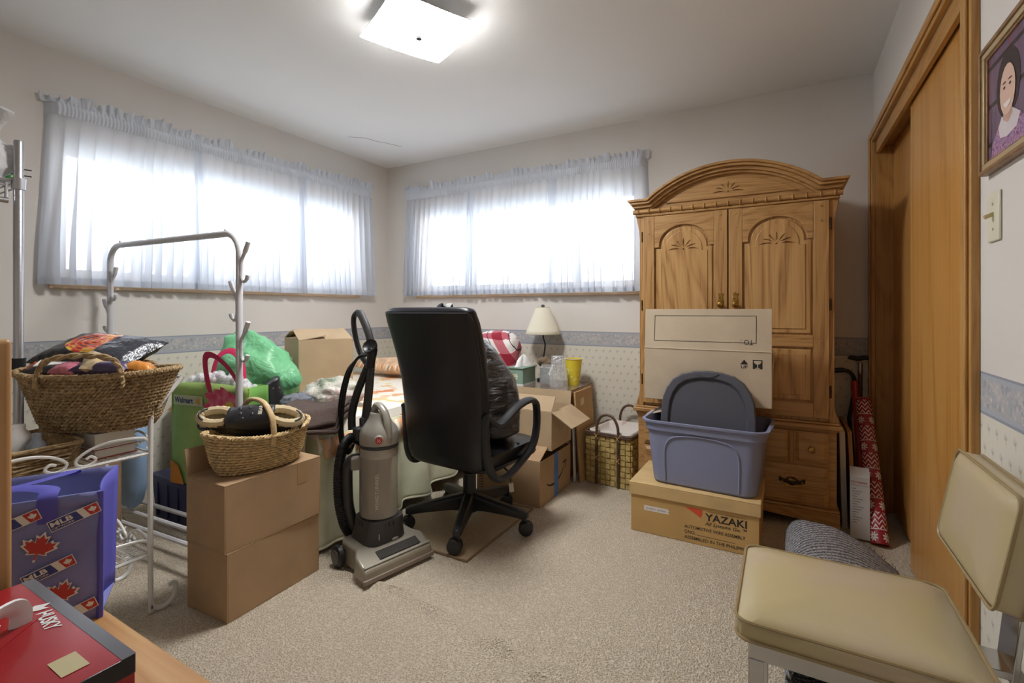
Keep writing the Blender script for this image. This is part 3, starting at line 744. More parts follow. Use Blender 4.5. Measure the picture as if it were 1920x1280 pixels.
# flap print is upside down
text('TO :', fo + up*0.057 + X_*0.222, -X_, -up, INK, fl, h=0.026, wd=0.055, ext=0.0008)
decal([[(-0.252,0.04),(0.236,0.04),(0.236,0.0425),(-0.252,0.0425)], [(-0.252,0.172),(0.236,0.172),(0.236,0.1745),(-0.252,0.1745)], [(-0.252,0.04),(-0.2495,0.04),(-0.2495,0.1745),(-0.252,0.1745)], [(0.2335,0.04),(0.236,0.04),(0.236,0.1745),(0.2335,0.1745)]], fo, X_, up, INK, fl, 'printed_frame', 0.0008)
text('UP', (0.168, fy, 0.188), X_, Z_, INK, tc_, h=0.015, wd=0.03, off=0.02)
decal([[(0.165,0.208),(0.20,0.208),(0.1825,0.232)]], (0, fy, 0), X_, Z_, INK, tc_, 'arrow')
decal([[(0.22,0.188),(0.262,0.188),(0.262,0.232),(0.22,0.232)]], (0, fy, 0), X_, Z_, INK, tc_, 'fragile_square')
decal([[(0.225,0.228),(0.257,0.228),(0.256,0.218),(0.249,0.212),(0.243,0.210),(0.243,0.195),(0.252,0.192),(0.252,0.190),(0.230,0.190),(0.230,0.192),(0.239,0.195),(0.239,0.210),(0.233,0.212),(0.226,0.218)]], (0, fy, 0), X_, Z_, CARDW, tc_, 'fragile_glass', 0.0009)

# ---------------------------------------------------------------- corner beside the armoire
tag(MB().obox((0.262,3.14,0.245), (0.012,0,0), (0,0.20,0), (-0.006,0,0.245)).build('stretched_canvas', [plain('canvas_edge', (206,204,196), 0.8)], bevel=0.002), 'white edged canvas leaning against the side of the armoire', 'canvas')
tag(MB().obox((0.299,3.15,0.245), (0.009,0,0), (0,0.20,0), (-0.010,0,0.244)).build('wooden_board', wood('pine_board', (190,146,100), (176,130,84), (150,106,66), 'z', 8), bevel=0.002), 'thin wooden board leaning behind the white edged canvas', 'board')
sy = thing('bulb_carton', 'narrow grey white light bulb carton leaning in the closet corner', 'cardboard box', (0.327, 2.83, 0.0), R(-4))
GW = plain('grey_white_card', (196,194,192), 0.6)
tl2 = Matrix.Rotation(R(-9), 4, 'X')
MB().box(-0.048, 0.03, -0.02, 0.03, 0.006, 0.29).xf(tl2).build('carton_body', GW, sy, bevel=0.002)
MB().obox((-0.009, 0.005, 0.312), (0.039, 0, 0), (0, 0.025, 0.022), (0, -0.001, 0.001)).xf(tl2).build('top_flap', GW, sy)
u2 = tl2 @ V((0,0,1)); fo = tl2 @ V((-0.045, -0.0202, 0))
text('SYLVANIA', fo + u2*0.262, X_, u2, plain('print_red', (150,52,48), 0.6), sy, h=0.010, wd=0.066, off=0.02)
decal([[(0, 0.252),(0.07,0.252),(0.07,0.254),(0,0.254)]] + [[(0.006, 0.235-0.012*k), (0.02+0.035*((k*37) % 10)/10, 0.235-0.012*k), (0.02+0.035*((k*37) % 10)/10, 0.238-0.012*k), (0.006, 0.238-0.012*k)] for k in range(14)], fo, X_, u2, plain('print_grey', (120,122,130), 0.6), sy, 'printed_lines')
def roll(name, label, a, b, r, mat, cat):
    a, b = V(a), V(b); ax = (b-a).normalized(); L = (b-a).length
    m = MB().lathe([(r*0.72,0.002),(r,0),(r,L),(r*0.72,L-0.002)], 20)
    o = m.build(name, mat); o.location = a; o.rotation_mode = 'QUATERNION'; o.rotation_quaternion = V((0,0,1)).rotation_difference(ax)
    return tag(o, label, cat)
sn = MT('snowflake_wrap', 0.4)
at = sn.y.m('ARCTAN2', sn.x) * (1/(2*PI))
bandp = (sn.z * 7.0).fr(); A = at * 8.0
zig = ((bandp * 6.0 + A.tri() * 0.9).fr() - 0.5).ab().lt(0.16)
flk_u = ((A*0.5).fr() - 0.5); flk_v = (bandp - 0.22) * 2.2
rr_ = (flk_u*flk_u + flk_v*flk_v).m('SQRT'); an = flk_v.m('ARCTAN2', flk_u)
star = rr_.lt((an * 4.0).sin().ab() * 0.26 + 0.10) * rr_.gt(0.05)
wht = (zig * bandp.gt(0.46)).mx(star * bandp.lt(0.44)).mx((bandp-0.45).ab().lt(0.012))
sn.col(sn.mix(wht, (150,30,40), (226,216,214)))
roll('snowflake_gift_roll', 'red gift wrap roll with white snowflake knit pattern by the closet', (0.392, 2.80, 0.004), (0.372, 3.19, 0.62), 0.036, sn.mat, 'gift wrap')
roll('red_gift_roll', 'slim shiny red gift wrap roll between canes and snowflake roll', (0.358, 2.99, 0.012), (0.345, 3.305, 0.70), 0.017, plain('red_foil', (176,58,50), 0.25), 'gift wrap')
cn = thing('walking_cane', 'dark wooden cane with black T handle in the closet corner', 'cane', (0.375, 3.335, 0))
MB().tube([(0,0,0.012),(0,0.0,0.80)], 0.0105, 10).build('shaft', plain('walnut', (84,60,46), 0.4), cn)
MB().lathe([(0.0112,0.74),(0.0125,0.742),(0.0125,0.80),(0.0112,0.802)], 12).build('collar', STEEL, cn)
MB().tube(smooth([(-0.052,0,0.838),(-0.042,0,0.832),(-0.01,0,0.828),(0.02,0,0.834),(0.05,0,0.832)]), [0.008]+[0.013]*23+[0.008], 10).build('handle', BLACKP, cn)
MB().lathe([(0.014,0),(0.013,0.03),(0.011,0.04)], 12).build('rubber_tip', BLACKP, cn)
cn = thing('walking_cane', 'black crook handled cane leaning behind the armoire edge', 'cane', (0.338, 3.338, 0))
MB().tube(smooth([(0.005,0,0.012),(0.0,0,0.3),(-0.012,0,0.46),(-0.012,0,0.5),(0.004,0,0.60),(0.012,0,0.68),(0.0,0,0.735),(-0.035,0,0.758),(-0.09,0,0.752)]), [0.0105]*43+[0.014]*6, 10).build('shaft', plain('black_enamel', (28,28,30), 0.3), cn)
MB().lathe([(0.014,0),(0.013,0.03),(0.011,0.04)], 12, (0.005,0,0)).build('rubber_tip', BLACKP, cn)

# ---------------------------------------------------------------- grey tweed carpet remnant
tw = MT('grey_tweed', 0.95)
tn_ = ((tw.y*430.0 + tw.noise(60,2)*5.0).sin() * (tw.x*240.0 + tw.z*240.0 + tw.y*120.0).sin())
tw.col(tw.ramp(tn_*0.35 + tw.noise(180,3)*0.9, [(0.25, (62,64,74)), (0.45, (128,130,138)), (0.7, (196,196,198))])); tw.bump(tn_ + tw.noise(160,3), 0.6, 0.006)
BACKJ = plain('rug_backing', (70,66,62), 0.95, bump=0.4, bf=120)
rr = thing('carpet_remnant', 'folded grey tweed carpet remnant lying behind the vinyl chair', 'rug', (0.2, 1.905, 0))
sec = smooth([V(p) for p in ((0.17,0,0.012),(0.0,0,0.012),(-0.14,0,0.014),(-0.185,0,0.04),(-0.19,0,0.09),(-0.165,0,0.135),(-0.11,0,0.155),(-0.02,0,0.145),(0.08,0,0.105),(0.16,0,0.055),(0.205,0,0.02))], 5)
def rug(u, v):
    i = u*(len(sec)-1); k = min(int(i), len(sec)-2); p = sec[k].lerp(sec[k+1], i-k)
    y = -0.40 + v*0.98; e = 0.02*nz((u*7, 3, 1)) * (1 if v > 0.97 else 0)
    hz_ = 1 + 0.12*nz((0, y*2.5, 2)); top = 1 if p.z > 0.03 else 0
    return (p.x + 0.012*nz((0,y*3,5)), y + e - 0.10*(p.x+0.2)*(v > 0.5)*(v-0.5)*2*0.0 + (0.02-0.35*max(0, p.x+0.02)*v*0.0), p.z*hz_ + 0.003*nz((u*9,y*9,1)))
MB().sheet(rug, 60, 60).build('tweed_pile', tw.mat, rr, thick=0.012, off=0)
m = MB()
for k in range(90):
    i = rnd.random(); p = V(rug(i, 1.0)); d_ = V((rnd.uniform(-0.01,0.01), rnd.uniform(0.005,0.02), rnd.uniform(-0.008,0.012)))
    m.tube([p, p + d_*0.6 + V((0.003,0,0.002)), p + d_], 0.0012, 4)
m.build('frayed_edge', BACKJ, rr)['kind'] = 'stuff'

# ---------------------------------------------------------------- vinyl chair
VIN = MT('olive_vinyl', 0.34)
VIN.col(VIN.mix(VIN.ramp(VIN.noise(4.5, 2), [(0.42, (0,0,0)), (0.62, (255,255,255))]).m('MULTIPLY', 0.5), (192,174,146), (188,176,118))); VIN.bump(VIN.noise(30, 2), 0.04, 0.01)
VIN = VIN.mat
VSIDE = plain('tan_vinyl', (158,138,100), 0.4)
ch = thing('dining_chair', 'chrome dining chair with worn olive tan vinyl seat and back', 'chair', (0.118, 1.302, 0))
def cushion(m, hx, hy, h, r, crown, nx=14, ny=14):
    top = lambda u, v: (hx*(2*u-1), hy*(2*v-1), h + crown*(1-(2*u-1)**4)*(1-(2*v-1)**4))
    return m
def pad(hx, hy, z0, z1, r, crown):
    m = MB(); n = 8
    rs = [[(a*q, b*q, z0+0.004*(q < 1)) for a, b in rrect(hx, hy, r, n)] for q in (0.9, 0.985)]
    rs = [ [(a, b, z0) for a, b in rrect(hx-0.01, hy-0.01, r, n)], [(a, b, z0+0.008) for a, b in rrect(hx, hy, r, n)], [(a, b, z1-0.006) for a, b in rrect(hx, hy, r, n)] ]
    for k in range(1, 9):
        q = 1-k/9; z = z1 + crown*(1-q**3)
        rs.append([(a*q, b*q, z) for a, b in rrect(hx, hy, r, n)])
    return loftring(m, rs, True, True)
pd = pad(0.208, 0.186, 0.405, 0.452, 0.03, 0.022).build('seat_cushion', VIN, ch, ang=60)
for z in (0.411, 0.449): MB().tube([(a*1.004, b*1.004, z) for a, b in rrect(0.208, 0.186, 0.03, 6)], 0.0035, 6, closed=True).build('piping', VSIDE, pd)
bk_ = pad(0.105, 0.178, 0.0, 0.045, 0.025, 0.012)
Mb = Matrix.Translation((0.262, 0.022, 0.665)) @ Matrix.Rotation(R(-90+10), 4, 'Y')
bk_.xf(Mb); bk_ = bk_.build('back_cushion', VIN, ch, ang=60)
for z in (0.004, 0.043): MB().tube([Mb @ V((a*1.005, b*1.005, z)) for a, b in rrect(0.105, 0.178, 0.025, 6)], 0.0035, 6, closed=True).build('piping', VSIDE, bk_)
for s in (-1, 1):
    y = s*0.165
    fr_ = MB().box(-0.185, 0.19, y-0.006, y+0.006, 0.365, 0.402).build('side_rail', CHROME, ch, bevel=0.003)
    MB().box(-0.185, -0.155, y-0.006, y+0.006, 0.0, 0.365).build('leg', CHROME, ch, bevel=0.003)
    MB().obox((0.178,y,0.183), (0.015,0,0), (0,0.006,0), (0.006,0,0.183)).build('leg', CHROME, ch, bevel=0.003)
    MB().box(-0.18, 0.17, y-0.006, y+0.006, 0.03, 0.06).build('floor_rail', CHROME, ch, bevel=0.003)
MB().box(-0.18, -0.155, -0.16, 0.16, 0.372, 0.4).build('cross_rail', CHROME, ch, bevel=0.002)
MB().box(0.15, 0.18, -0.16, 0.16, 0.372, 0.4).build('cross_rail', CHROME, ch, bevel=0.002)
MB().box(0.16, 0.285, -0.022, 0.056, 0.385, 0.4).build('back_bracket', CHROME, ch, bevel=0.002)
MB().obox((0.284,0.017,0.54), (0.005,0,-0.0008), (0,0.04,0), (0.016,0,0.165)).build('back_post', CHROME, ch, bevel=0.002)
# ---------------------------------------------------------------- office chair
RUGM = MT('beige_mat', 0.95); RUGM.col(RUGM.ramp(RUGM.noise(240,2), [(0.3,(158,138,110)),(0.7,(180,162,134))])); RUGM.bump(RUGM.noise(220,3),0.5,0.004)
rg = thing('floor_mat', 'flat beige carpet mat with bound edge under the office chair', 'rug', (-1.47, 2.045, 0))
B(-0.262, 0.262, -0.318, 0.318, 0.0005, 0.006).build('mat_pile', RUGM.mat, rg)
MB().tube([(-0.262,-0.318,0.005),(0.262,-0.318,0.005),(0.262,0.318,0.005),(-0.262,0.318,0.005)], 0.0055, 6, closed=True).build('bound_edge', plain('binding', (138,114,86), 0.9), rg)
oc = thing('office_chair', 'high backed black leather office chair turned away, with star base', 'chair', (-1.4, 2.03, 0.006), R(-4))
for k in range(5):
    a = R(-62+72*k); dx, dy = math.cos(a), math.sin(a); rt = V((-dy, dx, 0)); dv = V((dx, dy, 0))
    m = MB(); rings = []
    for q, (r, w_, z0, z1) in enumerate(((0.02,0.030,0.085,0.170),(0.10,0.028,0.092,0.156),(0.22,0.024,0.090,0.135),(0.30,0.021,0.085,0.120),(0.32,0.016,0.085,0.112))):
        c = dv*r; rings.append([tuple(c + rt*x + Z_*z) for x, z in ((-w_,z0),(w_,z0),(w_,z1-0.012),(w_*0.6,z1),(-w_*0.6,z1),(-w_,z1-0.012))])
    loftring(m, rings, True, True); lg = m.build('base_leg', BLACKP, oc, bevel=0.004)
    m = MB().lathe([(0.010,0.05),(0.010,0.09)], 8, tuple(dv*0.298))
    tw_ = a + 1.9*k
    ax = V((math.cos(tw_), math.sin(tw_), 0)); c = dv*0.298 + ax.cross(Z_)*0.012
    for s in (-1, 1): m.lathe([(0.02,0.002),(0.034,0.004),(0.036,0.014),(0.031,0.025),(0.014,0.029)], 20, tuple(c + Z_*0.0362), tuple(ax*s))
    m.build('caster', BLACKP, lg)
MB().lathe([(0.042,0.075),(0.046,0.085),(0.046,0.15),(0.034,0.165),(0.034,0.17)], 24).build('hub', BLACKP, oc)
MB().lathe([(0.034,0.17),(0.034,0.26),(0.037,0.262),(0.037,0.27),(0.029,0.272),(0.029,0.33)], 24).build('gas_column', BLACKP, oc)
B(-0.1, 0.1, -0.12, 0.12, 0.315, 0.34).build('tilt_plate', BLACKP, oc, bevel=0.006)
def sgp(v, p): return math.copysign(abs(v)**p, v)
sc_ = pad(0.245, 0.235, 0.34, 0.425, 0.07, 0.02); sc_.xf(Matrix.Translation((0, 0.055, 0)))
sc_.build('seat_cushion', BLACKL, oc, ang=60)
MB().tube([(a, b+0.055, 0.36) for a, b in rrect(0.247, 0.237, 0.07, 6)], 0.005, 6, closed=True).build('seat_piping', BLACKL, oc)
m = MB().tube([(0,0.02,0.427),(0,0.285,0.43)], 0.003, 5); m.tube([(-0.24,0.1,0.428),(0.24,0.1,0.428)], 0.003, 5); m.build('seat_seam', BLACKL, oc)
sec = [(0.335,-0.150,0.150),(0.345,-0.168,0.195),(0.365,-0.180,0.220),(0.41,-0.190,0.232),(0.5,-0.200,0.238),(0.62,-0.206,0.243),(0.75,-0.218,0.252),(0.88,-0.248,0.260),(0.98,-0.280,0.264),(1.04,-0.303,0.265),(1.075,-0.317,0.260),(1.09,-0.322,0.25)]
def dsec(z, y, hw, back, front, n=32):
    out = []
    for k in range(n):
        a = 2*PI*k/n; x = hw*sgp(math.cos(a), 0.45); q = sgp(math.sin(a), 0.6)
        out.append((x, y + (q*front if q > 0 else q*back), z))
    return out
m = MB(); loftring(m, [dsec(z, y, hw, 0.030*min(1, i/2+0.3), 0.012) for i, (z, y, hw) in enumerate(sec)], True, True); m.build('back_shell', BLACKL, oc, ang=50)
sec2 = [(z, y, hw) for z, y, hw in sec[2:-1]]
rings = [dsec(z, y+0.026, hw*0.985, 0.022, 0.062) for z, y, hw in sec2]
for z, q in ((1.088, 0.99), (1.100, 0.955), (1.107, 0.88), (1.109, 0.75)): rings.append(dsec(z, -0.302, 0.262*q, 0.042*q**2.2, 0.062*q**2))
m = MB(); loftring(m, rings, True, True); m.build('back_cushion', BLACKL, oc, ang=60)
m = MB(); m.tube([(x, y-0.0005, z) for x, y, z in [(p[0], p[1]-0.004, 1.083) for p in dsec(1.083, -0.318, 0.256, 0.031, 0.0)[16:33] ]], 0.0022, 5); m.build('top_seam', plain('grey_seam', (70,70,76), 0.5), oc)
for s in (-1, 1):
    x = s*0.276
    pts = smooth([(x*0.92,-0.20,0.615),(x,-0.15,0.575),(x,-0.08,0.585),(x,0.02,0.628),(x,0.125,0.645),(x,0.192,0.625),(x,0.208,0.57),(x,0.202,0.48),(x,0.16,0.405),(x,0.06,0.355),(x,-0.06,0.318),(x*0.97,-0.14,0.325),(x*0.92,-0.185,0.40),(x*0.9,-0.20,0.52)], 5, True)
    MB().tube(pts, 0.024, 10, closed=True, flat=0.62, up=(0,0,1)).build('armrest', plain('black_urethane', (38,38,41), 0.5), oc)
MB().tube([(0.10,0.0,0.325),(0.20,0.02,0.322),(0.235,0.02,0.30),(0.24,0.02,0.26)], 0.004, 6).build('tilt_lever', BLACKP, oc)
MB().obox((0.243,0.02,0.232), (0.013,0,0.004), (0,0.003,0), (-0.003,0,0.022)).build('paper_tag', plain('cream_tag', (226,216,196), 0.7), oc, bevel=0.004)

# garbage bag on the seat
GB = MT('black_bin_bag', 0.28); GB.col((50,50,54)); GB.b.inputs['Roughness'].default_value = 0.2; GB.b.inputs['Coat Weight'].default_value = 0.7
GB.bump(GB.noise(9, 5, (0.8,0.8,4.5), 1.2), 1.0, 0.07); GB = GB.mat
gb = thing('bin_bag', 'full black plastic bin bag propped on the office chair seat', 'bag', (-1.4, 2.03, 0.455), R(-4))
def gbf(u, v):
    a = 2*PI*u; r = lerp([(0,0.10),(0.05,0.165),(0.22,0.18),(0.5,0.175),(0.75,0.14),(0.92,0.075),(1,0.012)], v)
    c = V((lerp([(0,0.075),(0.4,0.075),(1,0.04)], v), lerp([(0,0.065),(0.5,0.01),(1,-0.16)], v), 0.0 + 0.60*v))
    d_ = V((math.cos(a), math.sin(a)*0.92, 0)); k = 1 + 0.07*nz((d_.x*2, d_.y*2, v*6), 1, 2) + 0.022*nz((d_.x*3, d_.y*3, v*34), 1, 4)
    p = c + d_*r*k; p.y = max(p.y, lerp([(0,-0.095),(0.5,-0.115),(1,-0.19)], v)); p.x = max(-0.23, min(p.x, 0.243))
    return p
MB().sheet(gbf, 60, 50, True).build('bag_body', GB, gb, ang=60)
m = MB()
for k in range(2):
    m.tube([(0.02,-0.16,0.585),(0.02+0.02*k,-0.19,0.63),(-0.01+0.05*k,-0.215,0.672),(0.005+0.05*k,-0.225,0.655)], [0.012,0.018,0.024,0.003], 7, flat=0.35)
m.build('tied_ears', BLACKP, gb)

# ---------------------------------------------------------------- upright vacuum
SILV = plain('silver_plastic', (172,168,158), 0.32, 0.35, var=0.04); SILV2 = plain('champagne_plastic', (154,148,134), 0.38, 0.3, var=0.05)
DK = plain('charcoal_plastic', (58,57,58), 0.42); CUP = glassy('smoky_cup', (186,178,166), 0.5, 0.12)
vc = thing('upright_vacuum', 'silver and charcoal upright vacuum cleaner with clear dust cup', 'vacuum cleaner', (-1.56, 1.56, 0.004), R(-103.3))
pl = [(-0.17,0.165),(-0.17,0.085),(-0.145,0.05),(-0.145,-0.06),(-0.125,-0.10),(0.125,-0.10),(0.145,-0.06),(0.145,0.05),(0.17,0.085),(0.17,0.165)]
m = MB(); n = len(pl)
zt = lambda y: lerp([(-0.1,0.105),(0.02,0.108),(0.08,0.098),(0.165,0.058)], y)
v = [(a,b,0.014) for a,b in pl]+[(a*0.97, b*0.985, zt(b)) for a,b in pl]
m.add(v, [tuple(range(n))[::-1], (n, n+1, n+8, n+9), (n+1, n+2, n+7, n+8), (n+2, n+3, n+6, n+7), (n+3, n+4, n+5, n+6)] + [(i,(i+1)%n,n+(i+1)%n,n+i) for i in range(n)])
hd = m.build('floor_head', SILV2, vc, bevel=0.01, seg=3)
MB().box(-0.172, 0.172, 0.158, 0.170, 0.008, 0.028).build('bumper', plain('taupe_bumper', (140,128,116), 0.5), hd, bevel=0.004)
n_ = V((0, 0.033, 0.085)).normalized(); tu = V((0, 0.085, -0.033)).normalized()
MB().obox(V((-0.02,0.119,0.0825)), (0.10,0,0), tu*0.022, n_*0.002).build('brush_window', plain('smoky_window', (70,68,66), 0.15), hd, bevel=0.0015)
MB().obox(V((0,0.148,0.069)), (0.16,0,0), tu*0.006, n_*0.003).build('trim_strip', SILV, hd, bevel=0.002)
for k in range(7): text('NOZZLEI'[k] if False else '\u2022', V((0.13-0.04*k, 0.152, 0.0722)), -X_, -tu, WHITE, hd, h=0.003, name='control_mark')
MB().lathe([(0.030,0.0),(0.030,0.006),(0.022,0.012),(0.006,0.013)], 20, (-0.03,0.055,0.101), Z_).build('height_dial', SILV, hd)
MB().obox(V((-0.03,0.055,0.1155)), (0.004,0.018,0), (0.004,-0.001,0), (0,0,0.003)).build('dial_pointer', SILV, hd)
for s in (-1, 1):
    wh = MB().lathe([(0.012,0.012),(0.038,0.013),(0.046,0.008),(0.047,-0.008),(0.038,-0.013),(0.01,-0.012)], 24, (s*0.160,-0.065,0.045), (1,0,0)).build('wheel', BLACKP, vc)
    MB().lathe([(0.03,0),(0.03,0.002),(0.006,0.004)], 18, (s*0.173,-0.065,0.045), (s,0,0)).build('wheel_cap', plain('wheel_grey', (92,92,92), 0.5), wh)
m = MB(); loftring(m, [[(a*sx_, b*sy_+oy, z) for a, b in rrect(0.1,0.1,0.05,5)] for sx_, sy_, oy, z in ((1.0,0.9,-0.01,0.07),(1.0,0.9,-0.01,0.10),(0.88,0.86,-0.005,0.15),(0.86,0.86,0,0.185),(0.84,0.84,0,0.196))], True, True)
mh = m.build('motor_housing', DK, vc, ang=45)
m = MB()
for k in range(14):
    a = R(-10+k*14); m.obox((0.085*math.cos(a), 0.085*math.sin(a), 0.178), (0.004*math.cos(a), 0.004*math.sin(a), 0), (-0.0022*math.sin(a), 0.0022*math.cos(a), 0), (0,0,0.009))
m.build('vent_ribs', BLACKP, mh)
MB().obox((0.062,0.066,0.135), (-0.014,0.014,0), (0,0,0.012), (0.0015,0.0015,0)).build('rating_label', WHITE, mh)
MB().lathe([(0.075,0.2),(0.082,0.205),(0.080,0.4),(0.082,0.46),(0.080,0.462)], 36).build('dust_cup', CUP, vc)
MB().lathe([(0.034,0.21),(0.05,0.26),(0.05,0.42),(0.066,0.455)], 24).build('cyclone_core', plain('cyclone_grey', (150,140,126), 0.5, var=0.15, f=12), vc)
m = MB().lathe([(0.0795,0.455),(0.0815,0.458),(0.0815,0.495),(0.0795,0.498)], 36); m.build('cup_collar', SILV, vc)
MB().lathe([(0.080,0.498),(0.084,0.500),(0.084,0.512),(0.080,0.514)], 36).build('dark_band', DK, vc)
m = MB().lathe([(0.084,0.514),(0.084,0.555),(0.078,0.578),(0.060,0.60),(0.045,0.625),(0.04,0.645)], 36); cap = m.build('cup_cap', SILV, vc)
MB().tube(smooth([(0.0,-0.045,0.62),(0.0,-0.02,0.675),(0.0,0.035,0.66),(0.0,0.066,0.61),(0.0,0.076,0.545)], 6), 0.014, 10, flat=1.25).build('carry_handle', SILV, cap)
MB().lathe([(0.019,0),(0.021,0.003),(0.021,0.014),(0.018,0.017)], 24, (0.045,0.070,0.545), (0.54,0.84,0)).build('badge_ring', SILV, cap)
MB().lathe([(0.0145,0.0165),(0.0145,0.0185)], 24, (0.045,0.070,0.545), (0.54,0.84,0)).build('red_badge', plain('badge_red', (196,52,48), 0.3), cap)
q = V((0.54,0.84,0)); rt_ = V((-0.84,0.54,0)); bo = V((0.045,0.070,0.545)) + q*0.0187
decal([arc(0,0,0.0115,0,360,20)[:-1] + arc(0,0,0.0095,360,0,20)[:-1] if False else [(-0.007,-0.006),(-0.004,-0.006),(0.007,0.006),(0.004,0.006)], [(-0.008,0.001),(-0.006,0.001),(-0.003,0.007),(-0.005,0.008)], [(0.008,-0.001),(0.006,-0.001),(0.003,-0.007),(0.005,-0.008)]], bo, -rt_ if False else V((-0.84,0.54,0)), Z_, WHITE, cap, 'badge_mark')
# lettering on the cup reads upwards
ang0 = R(52)
qn = V((math.cos(ang0), math.sin(ang0), 0)); qt = V((-math.sin(ang0), math.cos(ang0), 0))
text('WINDTUNNEL', qn*0.0832 + qt*0.006 + Z_*0.245, Z_, -qt, plain('silver_print', (222,220,214), 0.4), vc, h=0.014, wd=0.155, font_space=1.1)
text('BAGLESS', qn*0.0832 - qt*0.006*0 + qt*(-0.004) + Z_*0.345, Z_, -qt, plain('silver_print2', (210,208,202), 0.4), vc, h=0.005, wd=0.05) if False else None
# spine, hose, handle
m = MB().obox((0,-0.108,0.34), (0.03,0,0), (0,0.018,0), (0,0.0,0.27)); m.build('spine', DK, vc, bevel=0.01)
MB().tube(smooth([(0.02,-0.085,0.415),(0.055,-0.105,0.43),(0.075,-0.135,0.40),(0.072,-0.148,0.30),(0.066,-0.145,0.2),(0.05,-0.125,0.11)], 7), 0.024, 12).build('wand', DK, vc)
hp = smooth([(0.03,-0.10,0.505),(0.06,-0.135,0.52),(0.085,-0.165,0.47),(0.098,-0.178,0.37),(0.098,-0.175,0.24),(0.085,-0.15,0.13),(0.06,-0.115,0.075)], 22)
MB().tube(hp, [0.0205+0.0032*(i % 2) for i in range(len(hp))], 12).build('ribbed_hose', BLACKP, vc)
MB().obox((0.072,-0.058,0.425), (0.026,-0.012,0), (0.010,0.018,0), (0,0,0.028)).build('cup_inlet', plain('smoky_grey', (132,126,118), 0.3), vc, bevel=0.008)
MB().obox((0.03,-0.105,0.54), (0.03,0,0), (0,0.024,0), (0,0,0.03)).build('hose_bracket', DK, vc, bevel=0.008)
pol = MB().tube(smooth([(0.0,-0.108,0.58),(0.0,-0.100,0.66),(0.0,-0.085,0.74),(0.0,-0.075,0.82),(0.0,-0.068,0.88)], 5), [0.036,0.034,0.032,0.03,0.028,0.027]+[0.026]*15, 10, flat=0.6).build('handle_post', DK, vc)
MB().tube(smooth([(0.045,-0.155,0.55),(0.04,-0.165,0.62),(0.028,-0.145,0.71),(0.015,-0.11,0.79),(0.006,-0.08,0.85)], 5), 0.018, 10).build('hose_upper', BLACKP, vc)
MB().tube(smooth([(0,-0.066,0.86),(0,-0.058,0.91),(0,-0.088,0.99),(0,-0.142,1.062),(0,-0.168,1.084)], 6), 0.020, 10, flat=0.85).build('grip', DK, vc)
MB().tube(smooth([(0,-0.168,1.084),(0,-0.19,1.088),(0,-0.218,1.068),(0,-0.222,1.03),(0,-0.195,0.95),(0,-0.15,0.885),(0,-0.095,0.845)], 6), 0.0125, 8).build('grip_loop', BLACKP, vc)
m = MB()
for k in range(6):
    e = 0.005*k; x = 0.034+0.0045*(k % 3)
    m.tube(smooth([(x,-0.03-0.3*e,0.905-0.4*e),(x+0.01,-0.075-e,0.90-e),(x+0.02,-0.145-e,0.82),(x+0.03,-0.185-e*1.2,0.70),(x+0.03,-0.205-e,0.58),(x+0.025,-0.20-e*0.8,0.50-e),(x+0.015,-0.165,0.465-e),(x+0.01,-0.135,0.49)], 6), 0.0036, 6)
m.build('power_cord', BLACKP, vc)
MB().tube([(0.03,-0.03,0.93),(0.032,-0.026,0.84),(0.032,-0.028,0.6)], 0.003, 5).build('cord_tail', BLACKP, vc)
tb = MB().lathe([(0.017,0.0),(0.019,0.002),(0.019,0.05),(0.022,0.055),(0.022,0.085),(0.018,0.09)], 16, (0.04,-0.012,0.845), (-0.1,0.12,1)).build('tool_socket', BLACKP, vc)
MB().lathe([(0.017,0.0),(0.030,0.008),(0.034,0.022),(0.032,0.026),(0.028,0.02),(0.01,0.012)], 20, (0.033,-0.004,0.93), (0.75,0.35,0.55)).build('dusting_brush', BLACKP, tb)

# ---------------------------------------------------------------- boxes, panel and basket by the nightstand
ab = carton('delivery_carton', 'brown delivery carton with blue tape and printed arrow smile on its side', (-1.391, 2.617, 0), R(0), 0.42, 0.44, 0.255, CARD, top=False, flaps=(('Y',158,0.20),('y',152,0.12)))
MB().box(0.2105, 0.2112, -0.028, 0.03, 0.0, 0.256).build('blue_tape', plain('painter_tape', (88,130,196), 0.5, var=0.08, f=40), ab)
sm = smooth([V((x, z, 0)) for x, z in ((-0.135,0.105),(-0.09,0.082),(-0.03,0.074),(0.04,0.088),(0.09,0.118),(0.125,0.155))], 5)
up_ = [(p.x, p.y+0.013*math.sin(PI*i/(len(sm)-1))**0.6+0.001) for i, p in enumerate(sm)]; dn_ = [(p.x, p.y) for p in sm[::-1]]
fo = (0.2108, 0, 0)
decal([dn_[::-1]+up_[::-1]], fo, Y_, Z_, INK, ab, 'printed_smile', 0.0002)
decal([[(0.098,0.172),(0.150,0.180),(0.140,0.128),(0.131,0.130),(0.138,0.166),(0.100,0.162)]], fo, Y_, Z_, INK, ab, 'arrow_head', 0.0002)
decal([[(0.1,0.235),(0.13,0.235),(0.13,0.24),(0.1,0.24)]], (-0.33,-0.2203,-0.02), X_, Z_, INK, ab, 'edge_mark')
decal([[(-0.19,0.05),(-0.165,0.05),(-0.165,0.12),(-0.19,0.12)]], (0,-0.2203,0), X_, Z_, plain('print_brown', (112,88,66), 0.8), ab, 'printed_panel')
decal([[(-0.186,0.055+0.016*k),(-0.169,0.055+0.016*k),(-0.169,0.065+0.016*k),(-0.186,0.065+0.016*k)] for k in range(4)], (0,-0.2203,0), X_, Z_, CARD, ab, 'printed_cells', 0.0008)
ob_ = carton('open_carton', 'plain open carton with flaps spread, on the blue taped carton', (-1.36, 2.652, 0.2925), R(0), 0.40, 0.29, 0.222, CARD2, top=False, flaps=(('X',-32,0.15),('y',128,0.10),('Y',80,0.08)))
